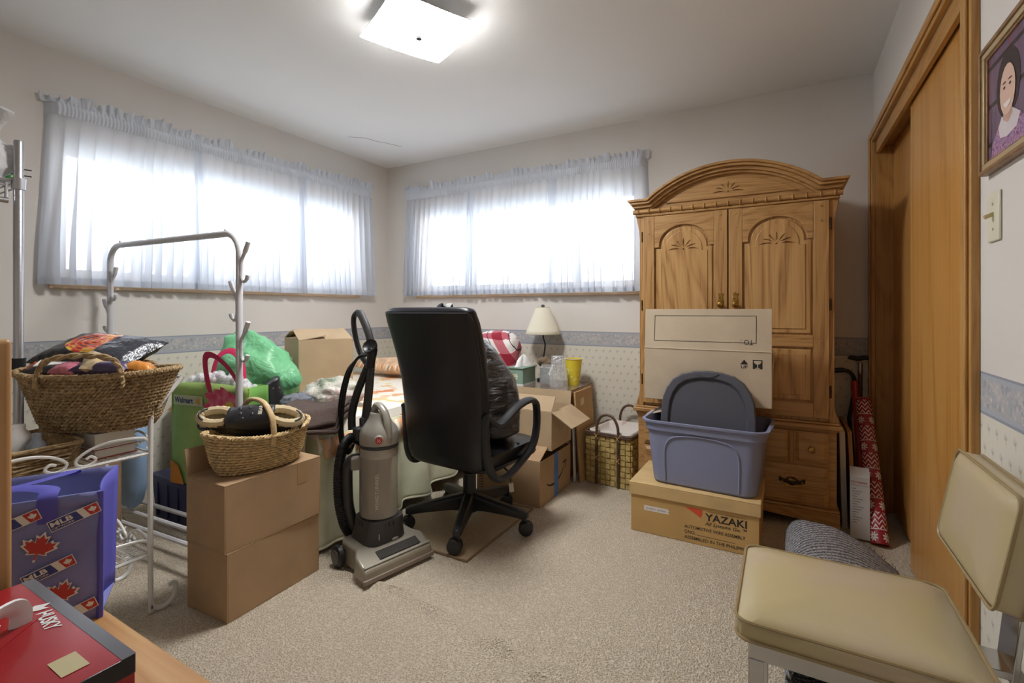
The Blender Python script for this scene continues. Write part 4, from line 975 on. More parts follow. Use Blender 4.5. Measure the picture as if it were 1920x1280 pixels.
MB().box(0.2003,0.2006,-0.02,0.02,0.10,0.22).build('packing_tape', TAPE, ob_)
pn = thing('cardboard_panel', 'flat cardboard panel with tape scrap leaning on the nightstand', 'cardboard panel', (-1.15, 3.03, 0))
cp = MB().obox((0,0,0.288), (0.006,0,0.0006), (0,0.15,0), (-0.022,0,0.285)).build('panel_sheet', plain('manila_card', (190,154,106), 0.85, var=0.06), pn)
MB().obox((-0.010,-0.04,0.50), (0.0003,0,0), (0,0.028,0.004), (-0.0018,0.001,0.022)).build('tape_scrap', plain('yellow_tape', (216,200,140), 0.4), pn)
tag(MB().obox((-1.176,2.885,0.21), (0.004,0,0), (0,0.012,0), (-0.006,0,0.205)).build('white_rod', WHITE), 'thin white strip standing between nightstand and cardboard panel', 'strip')

# lined basket
CANE = plain('cane_lashing', (200,160,104), 0.6)
STRAW = MT('straw_weave', 0.7); sv = (STRAW.z*36.0).fr(); sh = ((STRAW.x+STRAW.y)*62.0).fr()
STRAW.col(STRAW.ramp(STRAW.noise(30,3), [(0.3,(166,142,84)),(0.7,(206,184,122))])); STRAW = STRAW.mat
RATT = plain('dark_rattan', (88,64,46), 0.5, var=0.25, f=60)
bs = thing('lined_basket', 'straw basket with dark rattan handles and cloth liner by the armoire', 'basket', (-0.945, 3.10, 0), R(-6))
hw, hd_, hh = 0.150, 0.175, 0.31
m = MB()
rows = 9
for r in range(rows):
    z0, z1 = 0.004+r*hh/rows, 0.004+(r+1)*hh/rows - 0.006
    for side in range(4):
        n = 9
        for k in range(n):
            t = (k+0.5)/n*2-1; wv = 0.9/n; bul = 0.004*(1 if (k+r) % 2 else -0.3)
            if side % 2 == 0:
                s = -1 if side == 0 else 1
                m.obox((t*hw, s*(hd_+bul), (z0+z1)/2), (wv*hw*0.96,0,0), (0,0.005,0), (0,0,(z1-z0)/2))
            else:
                s = 1 if side == 1 else -1
                m.obox((s*(hw+bul), t*hd_, (z0+z1)/2), (0.005,0,0), (0,wv*hd_*0.96,0), (0,0,(z1-z0)/2))
m.build('woven_strips', STRAW, bs)['kind'] = 'stuff'
B(-hw+0.006, hw-0.006, -hd_+0.006, hd_-0.006, 0.0, 0.012).build('base', STRAW, bs)
m = MB()
for s in (-1, 1): m.box(-hw+0.004, hw-0.004, s*(hd_-0.003)-0.001, s*(hd_-0.003)+0.001, 0.0, hh-0.004).box(s*(hw-0.003)-0.001, s*(hw-0.003)+0.001, -hd_+0.004, hd_-0.004, 0, hh-0.004)
m.build('inner_wall', STRAW, bs)
m = MB()
for q in (0, 0.011): m.tube([(a*1.06, b*1.06, hh+0.002+q) for a, b in rrect(hw, hd_, 0.02, 4)], 0.008, 8, closed=True)
m.build('rim', RATT, bs)
for s in (-1, 1):
    y = s*(hd_+0.012)
    for x in (-0.072, 0.072): MB().tube([(x, y+s*0.002, 0.004),(x, y+s*0.002, hh+0.01)], 0.009, 8).build('handle_stake', RATT, bs)
    MB().tube(smooth([(-0.072,y,hh-0.02),(-0.070,y,hh+0.06),(-0.045,y,hh+0.115),(0,y,hh+0.135),(0.045,y,hh+0.115),(0.070,y,hh+0.06),(0.072,y,hh-0.02)], 6), 0.0085, 8).build('handle', RATT, bs)
    for x in (-0.072, 0.072):
        for z in (hh-0.005, hh*0.55):
            m = MB()
            for g in (-1, 1): m.tube([(x-0.013, y+s*0.011, z-0.016*g),(x+0.013, y+s*0.011, z+0.016*g)], 0.0022, 5)
            m.build('lashing', CANE, bs)
def lin_(u, v):
    a = 2*PI*u; q = rrect(hw-0.006, hd_-0.006, 0.03, 10); i = u*len(q); p = q[int(i) % len(q)]
    sx = 1 - 0.25*v + 0.02*nz((p[0]*20, p[1]*20, 3)); z = hh + 0.012 + 0.03*math.sin(PI*min(1, v*1.6)) - 0.06*v + 0.012*nz((p[0]*15, p[1]*15, v*2))
    return (p[0]*sx*(1 if v < 0.55 else 1-(v-0.55)), p[1]*sx*(1 if v < 0.55 else 1-(v-0.55)), z)
LIN = MT('liner_cloth', 0.9); LIN.col(LIN.mix(LIN.noise(9,2).gt(0.60), (214,208,202), (206,172,162)))
m = MB().sheet(lin_, 44, 10, True); n = len(m.v); m.f.append(tuple(range(n-44, n))); m.build('cloth_liner', LIN.mat, bs, ang=60)

# ---------------------------------------------------------------- nightstand with its things
NW = wood('nightstand_maple', (170,122,90), (156,108,76), (132,88,60), 'x', 8, 0.4); NWZ = wood('nightstand_maple_z', (164,116,84), (150,102,72), (126,84,58), 'z', 8, 0.4)
ns = thing('nightstand', 'brown wooden nightstand with glass top and raised drawer fronts', 'nightstand', (-1.445, 3.1, 0))
B(-0.228, 0.228, -0.215, 0.22, 0.06, 0.535).build('case', NWZ, ns, bevel=0.003)
B(-0.22, 0.22, -0.2, 0.2, 0, 0.06).build('plinth', NWZ, ns)
B(-0.24, 0.24, -0.232, 0.226, 0.536, 0.572).build('top', NW, ns, bevel=0.01, seg=3)
B(-0.236, 0.236, -0.228, 0.222, 0.5725, 0.5775).build('glass_sheet', plain('glass_top', (120,104,92), 0.05), ns, bevel=0.001)
for z0, z1 in ((0.40,0.525),(0.24,0.38),(0.08,0.22)):
    for a, b in ((-0.2,-0.075),(-0.06,0.2)):
        dd = B(a, b, -0.226, -0.214, z0, z1).build('drawer_front', NW, ns, bevel=0.003); raised(dd, a+0.01, b-0.01, z0+0.01, z1-0.01, -0.226, NW)
NT = 0.578
lm = thing('table_lamp', 'table lamp with cream empire shade and twisted black stem', 'lamp', (-1.575, 3.25, NT))
SH = sheer('cream_shade', (250,246,230), 0.0, 0.3)
MB().lathe([(0.132,0.345),(0.120,0.375),(0.056,0.535),(0.052,0.545)], 32, caps=False).build('lamp_shade', SH, lm, thick=0.002)
m = MB().tube([(0.0525*math.cos(a), 0.0525*math.sin(a), 0.545) for a in [2*PI*k/32 for k in range(32)]], 0.002, 5, closed=True); m.tube([(0.1315*math.cos(a), 0.1315*math.sin(a), 0.346) for a in [2*PI*k/32 for k in range(32)]], 0.002, 5, closed=True)
m.build('shade_trim', plain('shade_trim', (190,180,150), 0.7), lm)
MB().lathe([(0.006,0.545),(0.013,0.549),(0.015,0.557),(0.010,0.565),(0.004,0.567)], 12).build('finial', plain('grey_metal', (110,108,104), 0.35, 0.8), lm)
MB().tube(smooth([(0,0,0.02),(0.012,0,0.08),(0.004,0,0.15),(0.012,0,0.21),(0.018,0,0.27),(0.006,0,0.31),(0.0,0,0.36),(0,0,0.545)], 5), 0.006, 8).build('stem', BLACKP, lm)
MB().lathe([(0.045,0),(0.043,0.012),(0.02,0.022),(0.008,0.03)], 24).build('base', BLACKP, lm)
tb = thing('tissue_box', 'sage green wooden tissue box with painted white flowers', 'tissue box', (-1.615, 3.0, NT))
SAGE = plain('sage_paint', (136,164,150), 0.5, var=0.05)
B(-0.055, 0.055, -0.095, 0.095, 0.0, 0.118).build('box_body', SAGE, tb, bevel=0.002)
B(-0.056, 0.056, -0.096, 0.096, 0.0, 0.016).build('white_skirting', plain('skirting_white', (214,220,220), 0.6), tb)
B(-0.064, 0.064, -0.104, 0.104, 0.1185, 0.13).build('lid', SAGE, tb, bevel=0.004)
fl_ = []
for k in range(16):
    fx, fz = rnd.gauss(0, 0.018), 0.065+rnd.gauss(0, 0.016); fl_.append([(fx+0.006*math.cos(a), fz+0.005*math.sin(a)) for a in [i*PI/3 for i in range(6)]])
decal(fl_, (0,-0.0952,0), X_, Z_, plain('flower_cream', (228,218,180), 0.6), tb, 'painted_flowers', 0.0003)
def tis(u, v):
    a = 2*PI*u; r = 0.035*(1-v)**0.7+0.002; k = 1+0.5*math.sin(3*a+v)+0.3*nz((math.cos(a)*3, math.sin(a)*3, v*3), 1, 3)
    return (r*math.cos(a)*k + 0.01*v, 1.8*r*math.sin(a)*k, 0.1305+0.085*v)
MB().sheet(tis, 26, 8, True).build('tissue', plain('tissue_paper', (240,240,240), 0.9), tb, ang=80)
FOIL = MT('silver_tinsel', 0.22, 0.85); FOIL.col((206,209,216)); FOIL.bump(FOIL.noise(140,2), 0.8, 0.01); FOIL = FOIL.mat
CELLO = glassy('cellophane', (235,240,240), 0.22, 0.06)
def cello(label, loc, h, w_, clip):
    o = thing('cellophane_bag', label, 'gift bag', loc, R(20))
    def f(u, v):
        a = 2*PI*u; r = w_*lerp([(0,0.9),(0.1,1.0),(0.6,0.95),(1.0,0.75)], v)
        return (r*sgp(math.cos(a),0.6), r*0.7*sgp(math.sin(a),0.6)*(1-0.75*v**2) , 0.001+h*v)
    MB().sheet(f, 24, 8, True).build('cellophane', CELLO, o, ang=70)
    m = MB()
    for k in range(60):
        a = rnd.uniform(0, 2*PI); r = w_*0.72*math.sqrt(rnd.random()); z = 0.01+h*0.6*rnd.random()
        p = V((r*math.cos(a), r*0.6*math.sin(a), z)); q = p + V((rnd.uniform(-1,1), rnd.uniform(-0.5,0.5), rnd.uniform(-1,1)))*0.02; q.z = max(q.z, 0.006)
        m.tube([p, (p+q)/2+V((0,0,0.008)), q], 0.003, 4, flat=0.4)
    m.build('tinsel', FOIL, o)['kind'] = 'stuff'
    if clip: MB().box(-w_*0.6, w_*0.6, -w_*0.25, w_*0.25, h*0.72, h*0.98).build('foil_top', FOIL, o, bevel=0.006)
    else: MB().tube([(0.02,0,h*0.5),(0.05,0.0,h*1.05)], 0.009, 8).build('candle', WHITE, o)
cello('small clear bag of silver tinsel with a white candle', (-1.44, 3.03, NT), 0.145, 0.05, False)
cello('tall clear bag of silver tinsel with foil top', (-1.345, 3.0, NT), 0.215, 0.052, True)
yb = thing('yellow_cup', 'tall yellow paper bucket with pale flower print', 'bucket', (-1.295, 3.17, NT))
YEL = MT('yellow_card', 0.5); YEL.col(YEL.mix(YEL.voro(42).lt(0.32) * YEL.z.lt(0.12) * YEL.z.gt(0.03), (228,206,58), (238,226,150)))
m = MB().lathe([(0.038,0.0),(0.0385,0.004),(0.061,0.178),(0.064,0.180),(0.064,0.184),(0.059,0.183),(0.037,0.01)], 32, caps=False); m.lathe([(0.0375,0.001),(0.0370,0.009)], 32); m.build('cup_wall', YEL.mat, yb)
MB().tube([(0.063*math.cos(a), 0.063*math.sin(a), 0.182) for a in [2*PI*k/32 for k in range(32)]], 0.003, 6, closed=True).build('rolled_rim', plain('rim_white', (232,228,206), 0.5), yb)
bw = thing('potpourri_pot', 'black pot topped with a brown gauze bow behind tissue box', 'pot', (-1.503, 3.135, NT))
MB().lathe([(0.03,0),(0.036,0.03),(0.034,0.10),(0.037,0.105)], 20).build('pot', BLACKP, bw)
GAU = plain('brown_gauze', (128,110,90), 0.9, var=0.2, f=40, bump=0.4, bf=60)
m = MB()
for k in range(7):
    a = 2*PI*k/7; m.ell((0.03*math.cos(a), 0.024*math.sin(a), 0.14+0.012*(k % 3)), 0.034, 0.018, 0.024, 10, 6, lambda p, d: p*(1+0.4*nz(d*3, 1, 5)))
m.build('gauze_bow', GAU, bw)
# ---------------------------------------------------------------- bed
BT = 0.55
bd = thing('bed', 'double bed with mattress and dark base against the left wall', 'bed', (-2.53, 2.4, 0))
B(-0.655, 0.655, -0.88, 0.90, 0.26, BT-0.004).build('mattress', plain('mattress_ticking', (216,210,200), 0.9), bd, bevel=0.03, seg=3)
B(-0.65, 0.65, -0.87, 0.89, 0.09, 0.258).build('box_spring', plain('spring_cloth', (92,86,84), 0.9), bd, bevel=0.01)
for x in (-0.6, 0.6):
    for y in (-0.8, 0.82): B(x-0.03, x+0.03, y-0.03, y+0.03, 0, 0.09).build('leg', BLACKP, bd)
QM = MT('printed_fleece', 0.95)
qv = QM.voro(11, 'Color'); sp = QM.nt.nodes.new('ShaderNodeSeparateColor'); QM.nt.links.new(qv.k, sp.inputs[0]); qh = S(QM.nt, sp.outputs[1]); qn = QM.noise(7, 3)
QM.col(QM.mix(qn.lt(0.56), QM.ramp(qh, [(0.0,(236,160,112)),(0.3,(240,222,150)),(0.55,(226,140,96)),(0.8,(244,226,190)),(1.0,(236,190,140))]), (242,236,224))); QM = QM.mat
qt = thing('fleece_quilt', 'cream and orange printed fleece throw with knotted fringe on the bed', 'throw', (-2.53, 2.4, BT))
def qtop(u, v):
    x = -0.66 + u*1.36; y = -0.92 + v*1.80; z = 0.012 + 0.010*nz((x*3, y*3, 1)) + 0.006*nz((x*8, y*8, 2))
    if x > 0.655: z -= (x-0.655)*1.6; x = 0.655+(x-0.655)*0.5
    if y < -0.88: z -= (-0.88-y)*1.4
    return (x, y, z)
MB().sheet(qtop, 60, 70).build('fleece_top', QM, qt, thick=0.006)
FRC = [plain('fringe_%s' % n, c, 0.95) for n, c in (('peach',(244,192,148)),('cream',(246,236,216)),('orange',(236,164,116)),('pale',(246,218,186)))]
k = 0
def strip(p, out, L, mat, wd_):
    p, out = V(p), V(out).normalized(); sd = out.cross(Z_)
    b1, b2 = rnd.uniform(0.6, 1.2), rnd.uniform(-0.3, 0.3)
    pts = [p, p + out*0.02*b1 + Z_*0.004, p + out*0.035*b1 - Z_*L*0.4 + sd*b2*0.02, p + out*0.035*b1 - Z_*L + sd*b2*0.04]
    m = MB(); n = len(pts)
    v = [q - sd*wd_ for q in pts] + [q + sd*wd_ for q in pts]
    m.add(v, [(i, i+1, n+i+1, n+i) for i in range(n-1)])
    return m.build('fringe_strip', mat, qt, thick=0.003, ang=80)
x = 0.38
while x < 0.64:
    strip((x, -0.928, -0.015), (rnd.uniform(-0.2,0.2), -1, 0), rnd.uniform(0.11,0.16), FRC[rnd.randrange(4)], 0.015); x += 0.020; k += 1
y = -0.90
while y < 0.3:
    strip((0.672, y, -0.045), (1, rnd.uniform(-0.2,0.2), 0), rnd.uniform(0.06,0.10), FRC[rnd.randrange(4)], 0.014); y += 0.024; k += 1
GRN = plain('pale_green_blanket', (220,220,190), 0.95, var=0.05, bump=0.15, bf=30); 
bl = thing('pale_blanket', 'pale green blanket hanging down the side of the bed', 'blanket', (-2.53, 2.4, 0))
def drape(u, v):
    # from the foot end round the corner and along the side
    s = 0.45+u*1.6; zb = lerp([(0,0.20),(0.5,0.08),(0.72,0.02),(0.85,0.03),(1.1,0.05),(1.5,0.06),(2.05,0.16)], s)
    w_ = 0.022*math.sin(s*23)+0.02*nz((s*4,0,3)); fl = (1-v)**1.2*(0.045 + 0.03*nz((s*5,1,1)) + 0.022*math.sin(s*27+1))
    if s < 0.70: p = V((-0.05+s, -0.905, 0)); nn = V((0,-1,0))
    elif s < 0.80:
        a = (s-0.70)/0.10*PI/2; p = V((0.65+0.03*math.sin(a), -0.905+0.03*(1-math.cos(a)), 0)); nn = V((math.sin(a), -math.cos(a), 0))
    else: p = V((0.68, -0.875+(s-0.80), 0)); nn = V((1,0,0))
    z = zb + (BT-0.03-zb)*v
    return p + nn*(max(0.0, fl + w_*(1-v)) + 0.004) + Z_*z
MB().sheet(drape, 110, 24).build('blanket_drape', GRN, bl, thick=0.006)
m = MB(); m.tube([drape(i/110, 0.0) for i in range(0, 111)], 0.007, 6); m.build('hem', plain('cream_hem', (222,218,196), 0.95), bl)
# rolled fringed throw at the head of the bed
th = thing('rolled_throw', 'rolled orange fringed throw lying at the far end of the bed', 'throw', (-2.68, 2.93, BT+0.03))
PEACH = plain('peach_fleece', (232,196,160), 0.95, var=0.12, f=20)
MB().ell((0,0,0.07), 0.48, 0.12, 0.07, 36, 12, lambda p, d: p*(1+0.12*nz(p*7,1,3))).build('rolled_fleece', PEACH, th)
for i in range(46):
    xx = -0.45+0.90*i/45; p = V((xx, -0.10*math.sqrt(max(0.05,1-(xx/0.48)**2)), 0.10)); sdv = V((0.011,0,0))
    pts = [p, p+V((rnd.uniform(-.01,.01),-0.025,-0.01)), p+V((rnd.uniform(-.02,.02),-0.04,-0.05))]
    MB().add([q-sdv for q in pts]+[q+sdv for q in pts], [(0,1,4,3),(1,2,5,4)]).build('fringe_strip', FRC[i % 4], th, thick=0.003)
# plaid bundle and floral pillow
PLD = MT('red_plaid', 0.95)
def stripes(c): return ((c*6.5).fr()-0.5).ab().lt(0.24)
sa, sb_ = stripes(PLD.x*1.0+PLD.z*0.6), stripes(PLD.z*0.9-PLD.y*0.5+PLD.x*0.1)
thn = ((PLD.x*6.5+PLD.z*3.9).fr()-0.05).ab().lt(0.018)
pc = PLD.mix(sa, (234,228,226), (196,110,120)); pc = PLD.mix(sb_, pc, PLD.mix(sa, (186,96,108), (150,34,54)))
PLD.col(PLD.mix(thn, pc, (50,40,60))); PLD = PLD.mat
tag(MB().ell((0,0,0.185), 0.20, 0.15, 0.19, 34, 18, lambda p, d: V((sgp(d.x,0.5)*0.175, sgp(d.y,0.6)*0.13, sgp(d.z,0.6)*0.185))*(1+0.10*nz(d*2.0,1,6))).build('plaid_blanket', PLD, loc=(-1.895, 3.11, BT+0.016), rz=R(15), ang=80),
    'bundled red and white plaid blanket at the head of the bed', 'blanket')
FLP = MT('floral_cotton', 0.9); fv = FLP.voro(24,'Color'); sp = FLP.nt.nodes.new('ShaderNodeSeparateColor'); FLP.nt.links.new(fv.k, sp.inputs[0])
FLP.col(FLP.ramp(S(FLP.nt, sp.outputs[0]), [(0,(70,76,62)),(0.2,(228,216,140)),(0.45,(234,226,190)),(0.6,(130,130,112)),(0.8,(220,204,120)),(1.0,(160,110,80))])); FLP = FLP.mat
tag(MB().ell((0,0,0), 0.16, 0.06, 0.12, 26, 14, lambda p, d: V((sgp(d.x,0.6)*0.16, d.y*0.07, sgp(d.z,0.6)*0.12))*(1+0.06*nz(d*3,1,2))).build('floral_pillow', FLP, loc=(-1.93, 2.81, BT+0.137), rz=R(35), ang=80),
    'yellow floral pillow leaning on the plaid blanket', 'pillow')
# big carton on the bed
bc = carton('large_carton', 'large half closed carton standing on the bed', (-2.634, 2.09, BT+0.026), R(-25.5), 0.45, 0.32, 0.345, CARD2, top=False, flaps=(('y',171,0.155),('X',163,0.2),('x',166,0.2)))
B(0.2252,0.2256,-0.025,0.025,0.0,0.09).build('packing_tape', TAPE, bc)
# brown towels, floral bag
BRN = plain('brown_towelling', (86,70,64), 0.95, var=0.15, f=120, bump=0.6, bf=260, bd=0.006)
tw2 = thing('brown_towel', 'folded dark brown towels hanging over the bed corner', 'towel', (-1.995, 1.575, BT+0.028), R(35))
prof = []
for i in range(4): prof += [(-0.10, 0.018*i), (0.14, 0.018*i)] if i % 2 == 0 else [(0.14, 0.018*i), (-0.10, 0.018*i)]
def towel(lay):
    def f(u, v):
        y = -0.215 + 0.35*v + 0.02*lay*0; x = -0.15+0.30*u
        dz = -max(0, -y-0.125)**1.1*(1.0-0.12*lay); z = 0.010 + 0.020*lay + dz + 0.010*nz((x*7, y*5, lay)) + 0.012*math.sin(u*2*PI+lay)*(lay > 0)
        return (x*(1-0.03*lay), y + 0.012*lay, max(z, -0.025))
    return f
for lay in range(3): MB().sheet(towel(lay), 24, 24).build('folded_layer', BRN, tw2, thick=0.017, bevel=0)
FB = MT('floral_plastic', 0.3); FB.col(FB.ramp(FB.noise(9,3), [(0.3,(120,136,112)),(0.42,(204,204,188)),(0.55,(222,218,208)),(0.66,(206,168,168)),(0.8,(150,160,130))])); FB.b.inputs['Alpha'].default_value = 0.9; FB.bump(FB.noise(16,4), 0.8, 0.03)
def crump(seed, amp=0.2, fq=2.5):
    return lambda p, d: V((sgp(d.x,0.8)*abs(1), 0, 0))*0 + p*(1+amp*nz(d*fq,1,seed)+amp*0.4*nz(d*fq*3,1,seed+3))
def blob(rx, ry, rz_, seed, amp=0.2, fq=2.5, base=0.0):
    def g(p, d):
        q = p*(1+amp*nz(d*fq,1,seed)+amp*0.45*nz(d*fq*2.7,1,seed+3)); q.z = max(q.z, -rz_*0.75); return q
    return MB().ell((0,0,rz_*0.75+base), rx, ry, rz_, 40, 22, g)
tag(blob(0.17, 0.13, 0.085, 3, 0.22).build('floral_bag', FB.mat, loc=(-2.19, 1.85, BT+0.026), rz=R(25), ang=75), 'crumpled clear bag of floral cloth in front of the large carton', 'bag')
GBM = MT('green_polythene', 0.35); GBM.col((128,206,152)); GBM.bump(GBM.noise(7,4,dist=1.0), 0.8, 0.04); GBM.b.inputs['Alpha'].default_value = 0.93
gbg = blob(0.25, 0.15, 0.235, 8, 0.28, 2.0)
for v_ in gbg.v:
    t = max(0, (v_.z-0.2)/0.2); v_.x = v_.x*(1-0.35*t) - 0.05*t
tag(gbg.build('green_bag', GBM.mat, loc=(-2.66, 1.685, BT+0.024), rz=R(20), ang=70), 'bright green plastic bag behind the flowered shopping bag', 'bag')
bo_ = thing('black_boot', 'black laced boot with eyelets standing beside the green bag', 'boot', (-2.37, 1.60, BT+0.024), R(-10))
BLK2 = plain('black_boot_leather', (36,36,38), 0.4)
m = MB(); loftring(m, [[(a*s_, b*s_*1.2+oy, z+0.5*b*(z > 0.14)) for a, b in rrect(0.04,0.042,0.03,4)] for s_, oy, z in ((1.1,0.0,0.012),(1.05,0,0.06),(0.85,-0.01,0.12),(0.8,-0.012,0.15),(0.66,-0.012,0.156))], True, True)
m.build('shaft', BLK2, bo_); MB().ell((0,0.07,0.03), 0.048, 0.10, 0.035, 18, 10).build('toe', BLK2, bo_); B(-0.05,0.05,-0.06,0.17,0,0.014).build('sole', BLACKP, bo_, bevel=0.006)
m = MB()
for s in (-1,1):
    for i in range(3): m.lathe([(0.005,0),(0.005,0.003)], 8, (0.033, s*0.016, 0.065+0.026*i), (1,0,0.1))
m.build('eyelets', STEEL, bo_)['kind'] = 'stuff'
tag(blob(0.085, 0.07, 0.05, 5, 0.3).build('grey_sweater', plain('grey_knit', (118,122,132), 0.95), loc=(-2.235, 1.645, BT+0.024), rz=R(10), ang=75), 'grey garment lying between boot and floral bag', 'clothing')

# ---------------------------------------------------------------- stacked cartons with slipper basket
lo = carton('shipping_carton', 'plain brown carton on the carpet, lower of the pair', (-1.826, 1.165, 0), R(3), 0.235, 0.40, 0.238, CARD, group='plain cartons stacked by the vacuum')
MB().box(0.1178,0.1181,0.06,0.11,0.0,0.07).build('packing_tape', TAPE, lo)
hi = carton('shipping_carton', 'plain brown carton stacked on another, open flap behind basket', (-1.826, 1.165, 0.2435), R(1), 0.24, 0.405, 0.236, CARD, group='plain cartons stacked by the vacuum', flaps=(('x',78,0.10),))
MB().box(0.1203,0.1206,0.09,0.14,0.155,0.241).build('packing_tape', TAPE, hi)
WICK = plain('pale_wicker', (214,186,136), 0.55, var=0.16, f=50)
def basket_weave(m, fn, rows, n, amp, r, h0, h1, seg=2, flat=1.0):
    for k in range(rows):
        v = h0+(h1-h0)*k/(rows-1); pts = []
        for i in range(n*seg):
            u = i/(n*seg); c, nn = fn(u, v); pts.append(c + nn*(amp*math.cos(PI*i/ (seg/2 if seg > 2 else 1) + PI*k)))
        m.tube(pts, r, 5, closed=True, flat=flat, up=(0,0,1))
    return m
wb = thing('slipper_basket', 'pale oval wicker basket with hoop handle on the cartons', 'basket', (-1.815, 1.165, 0.486), R(-5))
def ov(u, v):
    a = 2*PI*u; hx, hy = lerp([(0,0.088),(0.3,0.105),(1,0.122)], v), lerp([(0,0.150),(0.3,0.172),(1,0.195)], v)
    z = 0.006+0.125*v + 0.022*v*math.sin(a)**2
    return V((hx*math.cos(a), hy*math.sin(a), z)), V((math.cos(a), math.sin(a), 0))
basket_weave(MB(), ov, 14, 40, 0.0038, 0.0037, 0.0, 1.0).build('woven_wall', WICK, wb)['kind'] = 'stuff'
m = MB(); m.sheet(lambda u, v: ov(u, v)[0] - ov(u, v)[1]*0.004, 44, 6, True).build('inner_wall', WICK, wb)
m = MB(); m.add([ov(i/40, 0)[0] for i in range(40)], [tuple(range(40))]); m.build('base', WICK, wb)
m = MB()
for q in range(3):
    pts = []
    for i in range(120):
        c, nn = ov(i/120, 1.0); a = 2*PI*(i/120*30 + q/3); pts.append(c + nn*(0.004+0.006*math.cos(a)) + Z_*(0.006+0.006*math.sin(a)))
    m.tube(pts, 0.0045, 5, closed=True)
m.build('braided_rim', WICK, wb)
hp = smooth([(0.118,-0.01,0.10),(0.125,-0.01,0.155),(0.108,-0.01,0.21),(0.06,-0.01,0.252),(0,-0.01,0.262),(-0.06,-0.01,0.252),(-0.108,-0.01,0.21),(-0.125,-0.01,0.155),(-0.118,-0.01,0.10)], 6)
MB().tube(hp, 0.011, 9, flat=0.8).build('hoop_handle', plain('cane_handle', (206,176,130), 0.5, var=0.1, f=60), wb)
m = MB()
for s in (-1, 1): m.tube([(s*0.124+0.012*math.cos(a), -0.01+0.012*math.sin(a), 0.138) for a in [2*PI*i/12 for i in range(12)]], 0.004, 5, closed=True)
m.build('lashing', WICK, wb)['kind'] = 'stuff'
FLE = plain('tan_fleece', (206,188,152), 0.95, bump=0.5, bf=120); RUB = plain('black_rubber', (40,40,44), 0.42)
def slipper(label, loc, M, letters):
    o = thing('slipper', label, 'slipper', loc, 0, 'slippers in the wicker basket')
    o.rotation_euler = M
    out = [(-0.03,-0.13),(-0.042,-0.09),(-0.038,-0.02),(-0.046,0.05),(-0.048,0.09),(-0.034,0.128),(0,0.142),(0.034,0.128),(0.048,0.09),(0.046,0.05),(0.038,-0.02),(0.042,-0.09),(0.03,-0.13),(0,-0.14)]
    m = MB(); m.prism(out, (0,0,0), (1,0,0), (0,1,0), 0.026); m.build('sole', RUB, o, bevel=0.006)
    def upf(u, v):
        y = -0.03 + 0.168*v; hw_ = lerp([(-0.03,0.044),(0.05,0.049),(0.09,0.047),(0.12,0.036),(0.138,0.012)], y); h_ = lerp([(-0.03,0.074),(0.05,0.060),(0.1,0.040),(0.138,0.006)], y)
        a = PI*u; return (hw_*sgp(math.cos(a),0.8), y, 0.024+h_*sgp(math.sin(a),0.7))
    MB().sheet(upf, 20, 16).build('upper', RUB, o, thick=0.006)
    def heel(u, v):
        a = PI + PI*u; hx, hy = 0.042, 0.115
        return (hx*(1+0.04*v)*math.cos(a), -0.015 + hy*math.sin(a), 0.024+0.044*v)
    MB().sheet(heel, 20, 4).build('heel_wall', RUB, o, thick=0.007)
    pts = [(0.031*math.cos(a), -0.068+0.060*math.sin(a), 0.062+0.014*math.sin(a)) for a in [2*PI*i/36 for i in range(36)]]
    MB().tube(pts, [0.0150+0.0022*(i % 2) for i in range(36)], 8, closed=True).build('fleece_collar', FLE, o)
    B(-0.034,0.034,-0.12,0.0,0.0262,0.032).build('insole', FLE, o, bevel=0.008)
    m = MB()
    for (cx, cy) in ((-0.014,0.045),(0.016,0.055),(-0.006,0.085),(0.02,0.09),(-0.026,0.075)):
        h_ = lerp([(-0.03,0.074),(0.05,0.060),(0.1,0.040),(0.138,0.006)], cy)+0.002; 
        m.ell((cx, cy, 0.024+h_*(1-(cx/0.047)**2*0.35)), 0.009, 0.007, 0.005, 10, 6)
    m.build('raised_studs', RUB, o)['kind'] = 'stuff'
    if letters: text('BEAR', (-0.021, 0.012, 0.0965), X_, V((0,1,-0.2)), plain('cream_letters', (214,206,186), 0.6), o, h=0.013, wd=0.042, off=0.02, ext=0.002)
    return o
def pose(T, U):
    T, U = V(T), V(U).normalized(); T = (T - U*T.dot(U)).normalized(); X = T.cross(U)
    return Matrix((X, T, U)).transposed().to_euler()
slipper('black rubber slipper with cream lettering lying across the basket rim', (-1.795, 1.175, 0.648), pose((-0.87,-0.49,-0.30), (0.60,-0.34,0.72)), True)
slipper('black rubber slipper with tan fleece lining lying behind the lettered one', (-1.908, 1.13, 0.632), pose((0.87,0.49,0.10), (0.60,-0.40,0.70)), False)
tag(blob(0.07, 0.12, 0.055, 9, 0.2).build('dark_shoe', plain('glossy_black', (34,34,38), 0.25), loc=(-1.82, 1.165, 0.505), rz=R(0), ang=70), 'glossy black shoe beneath the slippers in the wicker basket', 'shoe')

